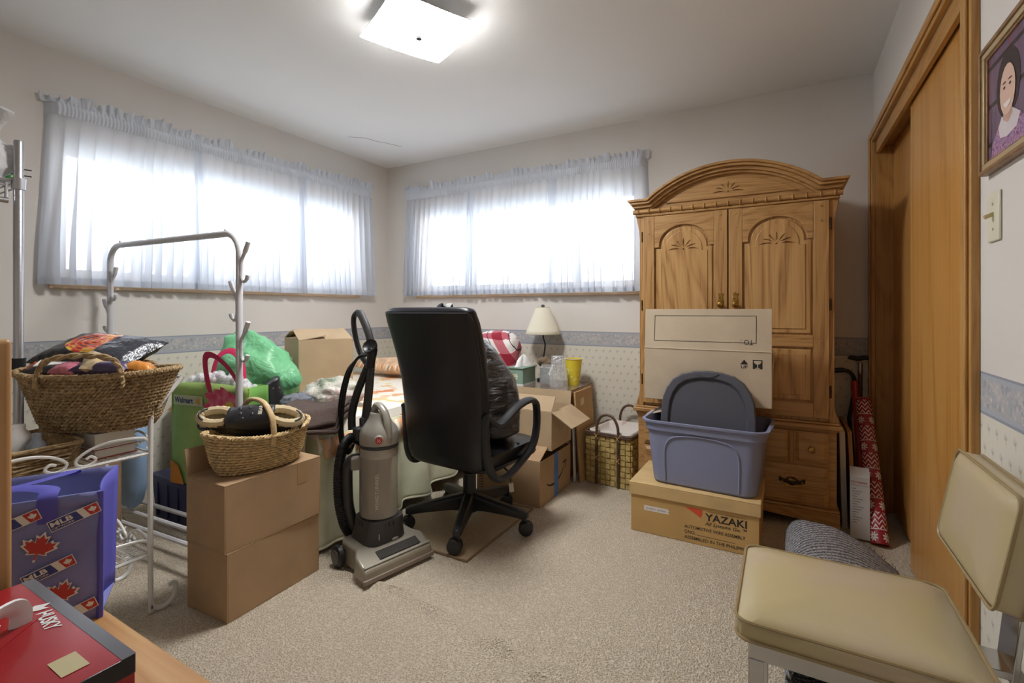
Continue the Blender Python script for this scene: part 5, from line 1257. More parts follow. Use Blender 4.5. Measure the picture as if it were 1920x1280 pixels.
# ---------------------------------------------------------------- garment rack
gr = thing('coat_rack', 'white tubular coat rack with paired hooks beside the bed', 'coat rack', (-2.62, 1.215, 0), math.atan2(0.075, 1.05))
WM = plain('white_powder_coat', (206,206,210), 0.4)
HT = 1.445
fr = [(-0.525,0,0.03),(-0.525,0,HT-0.09)] + [(-0.525+0.09-0.09*math.cos(R(a)),0,HT-0.09+0.09*math.sin(R(a))) for a in range(15,90,15)] + [(-0.435,0,HT),(0.435,0,HT)] + [(0.435+0.09*math.sin(R(a)),0,HT-0.09+0.09*math.cos(R(a))) for a in range(15,90,15)] + [(0.525,0,HT-0.09),(0.525,0,0.03)]
MB().tube(fr, 0.0145, 12).build('tube_frame', WM, gr)
for x in (-0.43, 0.43): MB().ell((x,0,HT+0.018), 0.006, 0.006, 0.006, 8, 6).build('stop_knob', WM, gr)
for s in (-1, 1):
    MB().tube([(s*0.525,-0.17,0.03),(s*0.525,0.06,0.03)], 0.0125, 10).build('foot', WM, gr)
    for z, sd in ((1.31,1),(1.14,-1),(0.96,1)):
        hk = MB(); x = s*0.525; d_ = sd
        if s < 0: z -= 0.07
        hk.tube(smooth([(x+d_*0.014,0,z-0.03),(x+d_*0.016,0,z+0.01),(x+d_*0.04,0,z+0.05),(x+d_*0.06,0,z+0.09)], 5), [0.0075]*10+[0.010]*6, 8)
        hk.tube(smooth([(x+d_*0.014,0,z+0.0),(x+d_*0.014,0,z-0.055),(x+d_*0.028,0,z-0.082),(x+d_*0.048,0,z-0.074),(x+d_*0.056,0,z-0.055)], 5), [0.0075]*16+[0.009]*5, 8)
        hk.build('hook', WM, gr)
for y in (-0.16, -0.075, 0.015): MB().tube([(-0.525,y,0.115),(0.525,y,0.115)], 0.010, 8).build('shoe_rail', WM, gr)
for s in (-1, 1): MB().tube([(s*0.525,-0.16,0.115),(s*0.525,0.015,0.115)], 0.008, 8).build('rail_end', WM, gr)

# navy bin, flowered shopping bag, light blue bag
NAV = plain('navy_plastic', (48,54,104), 0.45)
nb = thing('navy_bin', 'navy blue storage bin with white label under the shopping bag', 'storage bin', (-2.62, 1.385, 0))
m = MB(); loftring(m, [ring(0.33,0.085,0.02,0.0), ring(0.345,0.095,0.02,0.20), ring(0.352,0.10,0.02,0.205), ring(0.352,0.10,0.02,0.225)], True, True); m.build('bin_body', NAV, nb)
for k in range(6): MB().box(-0.28+0.1*k, -0.27+0.1*k, -0.097, -0.088, 0.02, 0.19).build('rib', NAV, nb)
MB().obox((0.10,-0.0985,0.10), (0.035,0,-0.004), (0,0.0005,0), (0.001,-0.006,0.018)).build('paper_label', WHITE, nb)
LG = plain('lime_nonwoven', (166,198,114), 0.8, var=0.08, f=6); LG2 = plain('green_nonwoven', (108,160,74), 0.8, var=0.06); PK = plain('pink_webbing', (214,46,98), 0.7)
sb = thing('shopping_bag', 'lime green shopping bag with pink flower print and pink handles', 'bag', (-2.47, 1.375, 0.2265), math.atan2(0.085, 0.52))
bw_, bh_, bd_ = 0.262, 0.505, 0.055
def side(m, f, nu=10, nv=12): return m.sheet(f, nu, nv)
wob = lambda u, v, s: 0.010*nz((u*3, v*3, s))*math.sin(PI*v)**0.5
MB().sheet(lambda u, v: ((2*u-1)*bw_, -bd_+wob(u,v,1), bh_*v*(1+0.0*u)+0.012*math.sin(PI*u)*(v > 0.99)), 16, 16).build('front_panel', LG, sb, thick=0.002)
MB().sheet(lambda u, v: ((2*u-1)*bw_, bd_+wob(u,v,2), bh_*v), 16, 16).build('back_panel', LG2, sb, thick=0.002)
for s in (-1, 1): MB().sheet(lambda u, v, s=s: (s*(bw_-0.02*math.sin(PI*u)*v), (2*u-1)*bd_, bh_*v), 8, 10).build('gusset', LG2, sb, thick=0.002)
B(-bw_, bw_, -bd_, bd_, 0.0, 0.003).build('bottom', LG2, sb)
for s in (-1, 1): MB().tube([(s*bw_,-bd_,0.002),(s*bw_,-bd_,bh_)], 0.003, 5).build('edge_binding', plain('lime_binding', (176,212,84), 0.7), sb)
for yy, dx, tilt in ((-bd_-0.003, 0.05, -0.03), (bd_+0.003, -0.06, 0.05)):
    hp = smooth([(-0.03+dx,yy,bh_-0.06),(-0.06+dx,yy,bh_+0.03),(-0.055+dx,yy+tilt*0.5,bh_+0.12),(-0.015+dx,yy+tilt,bh_+0.155),(0.05+dx,yy+tilt,bh_+0.14),(0.115+dx,yy+tilt*0.5,bh_+0.08),(0.155+dx,yy,bh_-0.0),(0.155+dx,yy,bh_-0.06)], 6)
    MB().tube(hp, 0.017, 6, flat=0.12, up=(0,-1,0)).build('handle', PK, sb)
fo = V((0, -bd_-0.012, 0))
def petal(cx, cz, a, l, w_):
    d_ = V((math.cos(a), math.sin(a))); n_ = V((-d_.y, d_.x)); P = V((cx, cz))
    return [tuple(P + d_*(l*t) + n_*(w_*math.sin(PI*min(1, t*0.95+0.05))**0.7*sg)) for t, sg in [(i/6, 1) for i in range(7)] + [(i/6, -1) for i in range(5, 0, -1)]]
FP = MT('flower_print', 0.6); FP.col(FP.ramp(FP.noise(18,3), [(0.3,(200,50,90)),(0.5,(226,84,120)),(0.7,(240,150,170))])); 
decal([petal(0.150, 0.405, R(a), l*0.9, 0.032) for a, l in ((180,0.2),(160,0.2),(200,0.22),(140,0.15),(222,0.2),(245,0.2),(270,0.17),(120,0.13),(90,0.09),(60,0.09),(300,0.15),(330,0.10),(20,0.1))], fo, X_, Z_, FP.mat, sb, 'printed_flower', 0.0004)
decal([arc(0.150,0.405,0.033,0,360,14)[:-1]], fo, X_, Z_, plain('flower_centre', (232,206,84), 0.6), sb, 'flower_centre', 0.0012)
lb = decal([[(-0.235,0.40),(-0.03,0.40),(-0.03,0.45),(-0.235,0.45)]], fo, X_, Z_, plain('pale_lime', (206,216,180), 0.7), sb, 'name_panel', 0.0006)
text('Walmart', fo + V((-0.225, 0, 0.411)), X_, Z_, plain('navy_print', (44,56,120), 0.6), sb, h=0.028, wd=0.13, off=0.02, ext=0.0016)
decal([petal(-0.06, 0.425, R(a), 0.022, 0.004) for a in range(30, 390, 60)], fo, X_, Z_, plain('spark_yellow', (230,170,70), 0.6), sb, 'spark_mark', 0.0016)
decal([[(-0.26,0.0),(0.0,0.0),(0.1,0.03),(-0.05,0.05),(-0.26,0.03)]][:0] + [[(-0.258,0.002),(-0.16,0.002),(-0.2,0.09),(-0.258,0.12)]], fo, X_, Z_, plain('orange_print', (232,150,60), 0.7), sb, 'printed_corner', 0.0006)
CLR = glassy('clear_plastic', (240,240,244), 0.5, 0.15)
m = MB()
for k in range(150):
    x = rnd.uniform(-0.225,0.225); y = rnd.uniform(-0.035,0.035); z = bh_-0.05+0.10*math.cos(x/0.26*1.3)*rnd.random()**0.5+0.0
    r = rnd.uniform(0.012,0.019); m.ell((x,y,z), r, r, r*1.1, 8, 5)
tag(m.build('plastic_filler', CLR, loc=(-2.47, 1.375, 0.2265), rz=math.atan2(0.085, 0.52)), 'heap of clear plastic bottle tops filling the flowered shopping bag', 'plastic filler', kind='stuff')
LBM = plain('light_blue_cloth', (150,180,216), 0.8, bump=0.3, bf=20)
tag(MB().ell((0,0,0.24), 0.13, 0.07, 0.25, 26, 18, lambda p, d: V((p.x*1.0, p.y, max(p.z, -0.232)))*(1+0.10*nz(d*3,1,4))).build('blue_laundry_bag', LBM, loc=(-2.80, 1.13, 0.137), ang=75), 'light blue cloth bag standing on the coat rack rails', 'bag')

# ---------------------------------------------------------------- white scroll stand with baskets
WMT = WMETAL
st = thing('scroll_stand', 'white wrought metal two tier stand with scrolled rails', 'stand', (-2.18, 0.535, 0))
hx, hy = 0.178, 0.335
for sx in (-1, 1):
    for sy_ in (-1, 1):
        foot = [(0,0.0,0.69),(0,0,0.06)] + [(0, 0.040-0.040*math.cos(R(a)), 0.045-0.040*math.sin(R(a))) for a in range(20, 190, 17)] + [(0, 0.084, 0.066), (0, 0.072, 0.078), (0, 0.060, 0.074)]
        foot = [(0, sy_*0.105, 0.845), (0, sy_*0.10, 0.84), (0, sy_*0.022, 0.745)] + [(a, sy_*b, c) for a, b, c in foot]
        MB().tube([(sx*hx+a, sy_*hy+b, c) for a, b, c in smooth(foot, 3)], 0.0085, 8).build('leg', WMT, st)
    MB().tube([(sx*hx,-hy-0.105,0.845),(sx*hx,-hy-0.12,0.845)], 0.006, 6).build('leg_cap', WMT, st)
for sy_ in (-1, 1): MB().tube([(-hx, sy_*(hy+0.105), 0.845), (hx, sy_*(hy+0.105), 0.845)], 0.005, 6).build('top_bar', WMT, st)
for z in (0.215, 0.583):
    MB().tube([(-hx,-hy,z),(hx,-hy,z),(hx,hy,z),(-hx,hy,z)], 0.006, 6, closed=True).build('shelf_frame', WMT, st)
    m = MB(); n = 26
    for i in range(1, n): x = -hx+2*hx*i/n; m.box(x-0.0013, x+0.0013, -hy, hy, z-0.001, z+0.001)
    for i in range(1, 30): y = -hy+2*hy*i/30; m.box(-hx, hx, y-0.0016, y+0.0016, z-0.001, z+0.001)
    m.build('wire_mesh', WMT, st)['kind'] = 'stuff'
    def scroll(p0, p1, flip):
        # S scroll in the vertical plane between two points on the shelf edge
        p0, p1 = V(p0), V(p1); d_ = (p1-p0); L = d_.length; d_.normalize(); pts = []
        for i in range(14): a = R(-60+i*27); r = 0.010+0.0013*i; pts.append((0.030 + r*math.cos(a)*0.9 - 0.004, 0.026+r*math.sin(a)))
        pts = [(0.040,0.022),(0.032,0.030),(0.020,0.026),(0.018,0.012),(0.034,0.006),(0.05,0.016),(0.052,0.036),(0.038,0.052),(0.010,0.054)]
        path = [(0.0,0.03),(0.004,0.05),(0.03,0.062),(L*0.5,0.068),(L-0.05,0.056),(L-0.012,0.03),(L-0.016,0.010),(L-0.042,0.004),(L-0.062,0.018),(L-0.05,0.032),(L-0.036,0.026)]
        path = [(0.055,0.028),(0.045,0.036),(0.028,0.030),(0.026,0.012),(0.05,0.004)][:0] + path
        q = smooth([V((a, b, 0)) for a, b in path], 5)
        return [p0 + d_*(L-c.x if flip else c.x) + Z_*c.y for c in q]
    for sx in (-1, 1):
        for k in range(3):
            y0 = -hy+0.012+k*0.218; MB().tube(scroll((sx*hx, y0, z), (sx*hx, y0+0.215, z), k % 2 == 0), 0.0048, 6, flat=0.7).build('scroll', WMT, st)
    for sy_ in (-1, 1):
        for k in range(2):
            x0 = -hx+0.01+k*0.168; MB().tube(scroll((x0, sy_*hy, z), (x0+0.166, sy_*hy, z), k % 2 == 1), 0.0048, 6, flat=0.7).build('scroll', WMT, st)
        m = MB()
        for k in range(12):
            c = V((-hx+0.03+k*0.027, sy_*hy, z+0.03+0.016*math.sin(k*2.1))); a = k*1.3
            m.tube([c+V((0.012*math.cos(a),0.003,0.012*math.sin(a))), c+V((0,0.006,0)), c-V((0.012*math.cos(a+1),0.003,0.012*math.sin(a+1)))], [0.002,0.008,0.002], 5, flat=0.35)
        m.build('leaf_ornament', WMT, st)['kind'] = 'stuff'
SEA = MT('seagrass', 0.85); SEA.col(SEA.ramp(SEA.noise(70,3), [(0.3,(138,114,80)),(0.5,(168,142,104)),(0.7,(194,170,130))])); SEA.bump(SEA.noise(200,3), 0.5, 0.004); SEA = SEA.mat
SEAD = SEA
def seabasket(name, label, loc, rz, fn, rows, nr, rope, rim, handles, cat='basket'):
    o = thing(name, label, cat, loc, rz, 'seagrass baskets on the white stand')
    m = MB()
    for k in range(rows):
        v = k/(rows-1)
        for q in range(2):
            pts = []
            for i in range(nr):
                c, nn = fn(i/nr, v); a = 2*PI*(i/nr*(nr/3.0)) + PI*q + k*0.9
                pts.append(c + nn*(rope*0.5*math.cos(a)) + Z_*(rope*0.5*math.sin(a)))
            m.tube(pts, rope*0.52, 4, closed=True)
    m.build('rope_wall', SEA, o)['kind'] = 'stuff'
    MB().sheet(lambda u, v: fn(u, v)[0]-fn(u, v)[1]*rope*0.6, 60, 8, True).build('inner_wall', SEAD, o)
    MB().add([fn(i/48, 0)[0] for i in range(48)], [tuple(range(48))]).build('base', SEAD, o)
    m = MB()
    for q in range(3):
        pts = []
        for i in range(240):
            c, nn = fn(i/240, 1.0); a = 2*PI*(i/240*46 + q/3); pts.append(c + nn*(rim*0.4+rim*0.55*math.cos(a)) + Z_*(rim*0.4+rim*0.55*math.sin(a)))
        m.tube(pts, rim*0.55, 5, closed=True)
    m.build('braided_rim', SEA, o)
    for hu, L_, hh_ in handles:
        c0, n0 = fn(hu-L_, 1.0); c1, n1 = fn(hu+L_, 1.0); cm_ = (c0+c1)/2; nm = (n0+n1).normalized()
        base = smooth([c0+n0*0.014-Z_*0.03, c0+n0*0.014+Z_*0.008, c0.lerp(cm_,0.2)+nm*0.014+Z_*hh_*0.8, cm_+nm*0.014+Z_*hh_, c1.lerp(cm_,0.2)+nm*0.014+Z_*hh_*0.8, c1+n1*0.014+Z_*0.008, c1+n1*0.014-Z_*0.03], 9)
        m = MB()
        for q in range(2):
            pts = [p + nm*(0.0055*math.cos(i*0.8+PI*q)) + Z_*(0.0055*math.sin(i*0.8+PI*q)) for i, p in enumerate(base)]
            m.tube(pts, 0.0065, 6)
        m.build('rope_handle', SEA, o)
    return o
def big(u, v):
    a = 2*PI*u; hx_ = lerp([(0,0.168),(0.12,0.185),(0.85,0.235),(1,0.248)], v); hy_ = lerp([(0,0.11),(0.12,0.12),(0.85,0.15),(1,0.158)], v)
    return V((hx_*sgp(math.cos(a),0.85), hy_*sgp(math.sin(a),0.85), 0.008+0.185*v + 0.012*v*math.cos(a)**2)), V((math.cos(a), math.sin(a), 0))
seabasket('seagrass_basket', 'large oval seagrass basket heaped with snacks and odds and ends', (-2.165, 0.785, 0.6785), R(29.5), big, 17, 150, 0.0085, 0.011, ((0.79, 0.075, 0.075), (0.29, 0.075, 0.03)))
def low(u, v):
    q = rrect(0.150+0.01*v, 0.21+0.01*v, 0.03, 12); n = len(q); i = u*n; k = int(i) % n; t = i-int(i)
    a, b = q[k], q[(k+1) % n]; c = V((a[0]+(b[0]-a[0])*t, a[1]+(b[1]-a[1])*t, 0.006+0.068*v)); nn = V((c.x/0.15, c.y/0.21, 0)); 
    return c, (V((sgp(nn.x,3), sgp(nn.y,3), 0))).normalized()
seabasket('seagrass_basket', 'low rectangular seagrass basket on the upper shelf of the stand', (-2.185, 0.465, 0.588), 0, low, 8, 150, 0.008, 0.008, ())
for nm, c, z0, t_ in (('red_book',(150,52,44),0.5895,0.034),('white_book',(222,222,224),0.624,0.052)):
    o = thing('storage_book', '%s cased book lying under the large seagrass basket' % nm.split('_')[0], 'book', (-2.17, 0.775, z0), R(4))
    B(-0.12,0.12,-0.06,0.06,0.003,t_-0.003).build('pages', plain(nm+'_pages', (224,220,208), 0.9), o); m = MB().box(-0.125,0.125,-0.065,0.065,0,0.003).box(-0.125,0.125,-0.065,0.065,t_-0.003,t_).box(-0.128,-0.125,-0.065,0.065,0,t_); m.build('cover', plain(nm+'_cover', c, 0.5), o)
# contents of the large basket, in its own frame
BM = Matrix.Translation((-2.165, 0.785, 0.6785)) @ Matrix.Rotation(R(29.5), 4, 'Z')
def inb(x, y, z): return tuple(BM @ V((x, y, z)))
SN = MT('snack_foil', 0.25, 0.1)
sr = (SN.x*SN.x*1.6 + SN.y*SN.y*3.0).m('SQRT'); rg_ = (sr*38.0).fr().lt(0.4)
prt = SN.mix(rg_, SN.ramp(SN.noise(18,2), [(0.35,(30,34,32)),(0.5,(190,56,46)),(0.6,(226,190,70)),(0.72,(36,40,36))]), (214,100,60))
SN.col(SN.mix(SN.x.gt(0.04), SN.mix(sr.gt(0.13), prt, (44,44,50)), (62,64,72))); SN.bump(SN.noise(22,4), 0.6, 0.02)
def pillow_pack(rx, ry, t_):
    def f(u, v, s):
        a, b = 2*u-1, 2*v-1; e = (1-a**4)*(1-b**4); return (rx*a*(1+0.06*b*b), ry*b*(1+0.06*a*a), s*t_*e**0.6 + 0.004*nz((a*4,b*4,s)))
    m = MB(); m.sheet(lambda u, v: f(u,v,1), 20, 16); m.sheet(lambda u, v: f(u,v,-1), 20, 16); return m
pk = thing('snack_bag', 'shiny black snack bag with red and yellow print on the basket heap', 'snack bag', inb(-0.02, 0.02, 0.268), R(25))
pk.rotation_euler = (R(22), R(4), R(25)); pillow_pack(0.17, 0.105, 0.045).build('foil_pouch', SN.mat, pk, ang=70)
for nm, lab, c, pos, dims, rt3 in (
    ('foil_packet','gold and clear snack packet beside the black snack bag',(196,176,140),(0.075,-0.05,0.235),(0.075,0.06,0.03),(R(20),R(10),R(40))),
    ('purple_pouch','rolled dark purple cloth pouch under the basket handle',(74,62,98),(0.085,-0.095,0.222),(0.085,0.03,0.025),(R(10),0,R(3))),
    ('orange_packet','orange wrapped packet at the handle end of the basket',(214,140,60),(0.18,-0.05,0.215),(0.04,0.035,0.025),(0,R(15),R(20))),
    ('striped_scarf','pink striped folded scarf in the basket',(206,120,140),(-0.03,-0.09,0.218),(0.05,0.035,0.022),(R(15),0,R(-10))),
    ('orange_scarf','orange plastic handle poking from the basket end',(214,110,56),(-0.19,-0.04,0.222),(0.045,0.022,0.02),(0,R(-15),R(-30))),
    ('black_wallet','black wallet lying in the basket',(40,40,44),(-0.12,-0.075,0.215),(0.06,0.04,0.02),(R(10),R(-6),R(10)))):
    o = pillow_pack(*dims).build(nm, plain(nm+'_mat', c, 0.35, var=0.2, f=40), ang=70); o.location = inb(*pos); o.rotation_euler = (rt3[0], rt3[1], rt3[2]+R(29.5)); tag(o, lab, 'packet')
o = thing('white_card', 'white card with blue print lying on the basket contents', 'card', inb(-0.10, -0.065, 0.245)); o.rotation_euler = (R(22), R(-4), R(45))
B(-0.055,0.055,-0.032,0.032,-0.003,0.003).build('card_sheet', WHITE, o, bevel=0.002)
decal([[(0.0,0.0),(0.03,0.0),(0.034,0.016),(0.004,0.012)],[(-0.03,-0.01),(-0.005,-0.01),(-0.005,-0.007),(-0.03,-0.007)]], (0,0,0.0031), X_, Y_, plain('blue_print', (70,80,130), 0.6), o, 'printed_mark')
# oddments in the low basket
for nm, lab, cat, M_, loc, mt in (
    ('white_canister','white plastic canister in the low seagrass basket','canister',MB().lathe([(0.04,0),(0.045,0.01),(0.045,0.10),(0.03,0.12),(0.03,0.135),(0.01,0.138)],20,(0,0,0)),(-2.135,0.545,0.5985),WHITE),
    ('grey_bottle','grey squeeze bottle in the low seagrass basket','bottle',MB().lathe([(0.022,0),(0.024,0.01),(0.024,0.075),(0.012,0.09),(0.012,0.11),(0.004,0.112)],16),(-2.075,0.585,0.5985),plain('grey_bottle',(150,156,166),0.3)),
    ('teal_packet','teal packet lying in the low seagrass basket','packet',pillow_pack(0.05,0.035,0.014),(-2.09,0.50,0.625),plain('teal_pack',(60,110,100),0.4))):
    o = M_.build(nm, mt, ang=50); o.location = loc; tag(o, lab, cat)
# brown carton and purse behind the stand
nc = carton('note_carton', 'brown carton with printed sheet taped to it, behind the stand', (-2.70, 0.86, 0), 0, 0.38, 0.24, 0.50, CARD)
B(0.1902,0.191,0.02,0.105,0.27,0.42).build('printed_sheet', WHITE, nc)
decal([[(0.026,0.28+0.011*k),(0.026+0.04+0.03*((k*53) % 10)/10,0.28+0.011*k),(0.026+0.04+0.03*((k*53) % 10)/10,0.284+0.011*k),(0.026,0.284+0.011*k)] for k in range(11)], (0.1911,0,0), Y_, Z_, plain('sheet_print',(120,120,124),0.7), nc, 'printed_lines')
pu = thing('handbag', 'dark brown handbag with black strap on the note carton', 'handbag', (-2.64, 0.86, 0.5055), R(20))
MB().ell((0,0,0.13), 0.15, 0.06, 0.15, 26, 16, lambda p, d: V((sgp(d.x,0.7)*0.15, sgp(d.y,0.8)*0.06, max(-0.13, sgp(d.z,0.8)*0.15)))).build('bag_body', plain('brown_leather', (74,58,52), 0.45), pu, ang=70)
MB().tube(smooth([(-0.12,0,0.22),(-0.10,0,0.30),(0,0,0.335),(0.10,0,0.30),(0.12,0,0.22)], 6), 0.009, 8, flat=0.5).build('strap', BLACKP, pu)

# ---------------------------------------------------------------- wire shelving at the left
ws = thing('wire_shelving', 'tall chrome wire shelving unit by the left wall', 'shelving', (-2.92, 0.285, 0))
for sx in (-1, 1):
    for sy_ in (-1, 1):
        x, y = sx*0.284, sy_*0.405
        m = MB().lathe([(0.0155,0.0),(0.0155,1.765),(0.013,1.772)], 16, (x, y, 0)); po = m.build('post', STEEL, ws)
        m = MB()
        for k in range(int(1.7/0.05)): m.tube([(x+0.0157*math.cos(a), y+0.0157*math.sin(a), 0.05+0.05*k) for a in [2*PI*i/12 for i in range(12)]], 0.0008, 4, closed=True)
        m.build('groove_rings', STEEL, po)['kind'] = 'stuff'
        for z in (0.20, 0.89, 1.60): MB().lathe([(0.021,-0.022),(0.0225,0.022)], 16, (x, y, z)).build('collar', BLACKP if z == 0.89 else STEEL, po)
for z in (0.20, 0.89, 1.60):
    sh_ = MB().tube([(-0.284,-0.405,z+0.012),(0.284,-0.405,z+0.012),(0.284,0.405,z+0.012),(-0.284,0.405,z+0.012)], 0.0035, 6, closed=True).tube([(-0.284,-0.405,z-0.012),(0.284,-0.405,z-0.012),(0.284,0.405,z-0.012),(-0.284,0.405,z-0.012)], 0.0035, 6, closed=True).build('shelf_frame', STEEL, ws)
    m = MB()
    for k in range(1, 24): m.tube([(-0.284+0.568*k/24,-0.405,z+0.013),(-0.284+0.568*k/24,0.405,z+0.013)], 0.0016, 4)
    m.build('shelf_wires', STEEL, sh_)['kind'] = 'stuff'
MB().tube([(0.284,-0.39,1.53),(0.284,0.375,1.53)], 0.011, 10).build('hanging_rail', STEEL, ws)
MB().tube([(0.284,0.37,1.53),(0.284,0.37,1.60)], 0.005, 6).build('rail_bracket', STEEL, ws)
WPL = MT('white_polythene', 0.35); WPL.col((226,226,228)); WPL.b.inputs['Alpha'].default_value = 0.8; WPL.bump(WPL.noise(14,4), 0.7, 0.03)
pb = thing('carrier_bag', 'knotted white carrier bag on the top wire shelf', 'bag', (-2.72, 0.628, 1.616))
blob(0.085, 0.075, 0.10, 2, 0.25).build('bag_body', WPL.mat, pb, ang=75)
MB().tube(smooth([(0.02,0,0.15),(0.025,0.01,0.19),(0.04,0.02,0.23),(0.075,0.03,0.27)], 4), [0.03,0.022,0.016,0.013,0.013,0.014,0.016,0.018,0.02,0.022,0.024,0.026,0.026], 8, flat=0.4).build('knot_tail', WPL.mat, pb)
gp = pillow_pack(0.035,0.05,0.02); gp.xf(Matrix.Rotation(R(90),4,'Y')); gp.xf(Matrix.Translation((0,0,0.04)))
o = thing('green_packet', 'green leafy packet with dark prongs on the top wire shelf', 'packet', (-2.69, 0.655, 1.62), R(30))
gp.build('packet_pouch', plain('leafy_green', (96,170,84), 0.4, var=0.5, f=50), o, ang=70)
for z in (0.05, 0.025): MB().tube([(0.01,0,z),(0.075,0.045,z-0.005)], 0.0025, 5).build('prong', BLACKP, o)

# ---------------------------------------------------------------- low table with baseball tote and red tool carton
PINE = wood('golden_pine', (206,166,112), (196,150,94), (172,124,72), 'x', 5, 0.3)
tb = thing('low_table', 'low golden pine table carrying the baseball tote and red carton', 'table', (-1.25, 0.10, 0))
for k in range(4): B(-0.65, 0.65, -0.375+0.1875*k+0.0006, -0.375+0.1875*(k+1)-0.0006, 0.422, 0.447).build('top_plank', PINE, tb, bevel=0.003)
B(-0.6, 0.6, -0.34, 0.34, 0.36, 0.4215).build('apron', PINE, tb)
for x in (-0.57, 0.57):
    for y in (-0.31, 0.31): B(x-0.03, x+0.03, y-0.03, y+0.03, 0, 0.36).build('leg', PINE, tb, bevel=0.004)
tag(B(-0.012,0.012,-0.19,0.19,0,0.605).build('upright_board', wood('panel_pine', (206,166,116), (192,148,98), (166,120,74), 'z', 6), loc=(-1.137, 0.098, 0.4475), bevel=0.008, seg=3), 'upright wooden board with rounded top standing on the low table', 'board')  # plain upright wooden panel, its use unknown
mb = thing('baseball_tote', 'blue fabric tote printed with maple leaves and baseball logos', 'bag', (-1.417, 0.352, 0.4475), R(60))
BLU = plain('royal_nonwoven', (132,138,198), 0.75, var=0.05, f=8, bump=0.12, bf=300); BLD = plain('royal_trim', (90,88,186), 0.7)
w2, h2, d2_ = 0.165, 0.272, 0.075
f_ = lambda u, v: V(((2*u-1)*w2*(1+0.02*v), -d2_-0.012*v+0.006*nz((u*3,v*3,1)), h2*v))
MB().sheet(f_, 12, 12).build('front_panel', BLU, mb, thick=0.0025)
MB().sheet(lambda u, v: ((2*u-1)*w2, d2_+0.02*v, (h2+0.004)*v), 12, 12).build('back_panel', BLU, mb, thick=0.0025)
for s in (-1, 1): MB().sheet(lambda u, v, s=s: (s*(w2*(1+0.02*v)-0.018*math.sin(PI*u)*(1-v*0.4)), -d2_-0.012*v+(2*d2_+0.032*v)*u, (h2+0.004*u)*v), 8, 8).build('gusset', BLD, mb, thick=0.0025)
B(-w2, w2, -d2_, d2_, 0, 0.003).build('bottom', BLU, mb)
for s in (-1, 1): MB().tube([f_(0.5+0.5*s, 0), f_(0.5+0.5*s, 0.5), f_(0.5+0.5*s, 1)], 0.006, 6).build('edge_binding', BLD, mb)
MB().sheet(lambda u, v: f_(u, 0.90+0.1*v)+V((0,-0.0025,0)), 10, 2).build('top_band', BLU, mb, thick=0.001)
for yy, lean in ((-d2_-0.014, 0.04), (d2_+0.018, -0.04)):
    hz_ = h2
    hp = smooth([(-0.085,yy,hz_-0.05),(-0.085,yy,hz_),(-0.075,yy+lean,hz_+0.008),(0,yy+lean*2.2,hz_+0.006),(0.075,yy+lean,hz_+0.008),(0.085,yy,hz_),(0.085,yy,hz_-0.05)], 6)
    MB().tube(hp, 0.016, 6, flat=0.14, up=(0,-1,0)).build('handle', BLD, mb)
RED = plain('maple_red', (190,66,66), 0.7); 
leaf = [(0,0.5),(0.08,0.34),(0.17,0.38),(0.14,0.16),(0.26,0.26),(0.30,0.19),(0.44,0.22),(0.38,0.08),(0.44,0.03),(0.22,-0.14),(0.25,-0.22),(0.03,-0.19),(0.03,-0.42)]
leaf = leaf + [(-a, b) for a, b in leaf[::-1][:-1]]
def at_(poly, cx, cz, s, rot):
    c, sn_ = math.cos(R(rot)), math.sin(R(rot)); return [(cx+s*(a*c-b*sn_), cz+s*(a*sn_+b*c)) for a, b in poly]
fo = V((0, -d2_-0.0155, 0)); tz = V((0, -0.012/h2, 1)).normalized(); fo = V((0, -d2_-0.0055, 0))
spots = [(0.073,0.175,0.055,-18),(-0.035,0.212,0.055,-18),(0.106,0.072,0.05,-18),(-0.023,0.075,0.055,-18),(-0.12,0.15,0.05,-18)]
for x, z, s, r_ in spots:
    lo_ = decal([at_(leaf, x, z, s*1.22, r_)], fo, X_, tz, WHITE, mb, 'leaf_outline', 0.0012)
    decal([at_(leaf, x, z, s, r_)], fo, X_, tz, RED, lo_, 'maple_leaf', 0.002)
bird = [(-0.5,-0.25),(-0.25,0.0),(-0.2,0.15),(0.0,0.25),(0.12,0.5),(0.2,0.3),(0.32,0.36),(0.3,0.2),(0.45,0.18),(0.32,0.05),(0.36,-0.1),(0.15,-0.25),(0.2,-0.42),(-0.05,-0.25)]
bs_ = [(-0.017,0.142,0.06,0),(0.018,0.034,0.055,0)]
decal([at_(bird, x, z, s*1.15, r_) for x, z, s, r_ in bs_], fo, X_, tz, WHITE, mb, 'bird_outline', 0.0008)
decal([at_([(-0.3,-0.1),(-0.05,0.15),(0.1,0.4),(0.15,0.1),(0.0,-0.1)], x, z, s, 0) for x, z, s, r_ in bs_], fo, X_, tz, plain('bird_blue', (70,86,160), 0.7), mb, 'bird_head', 0.0016)
decal([at_(leaf, x+0.014, z+0.004, 0.022, 12) for x, z, s, r_ in bs_], fo, X_, tz, RED, mb, 'bird_leaf', 0.0022)
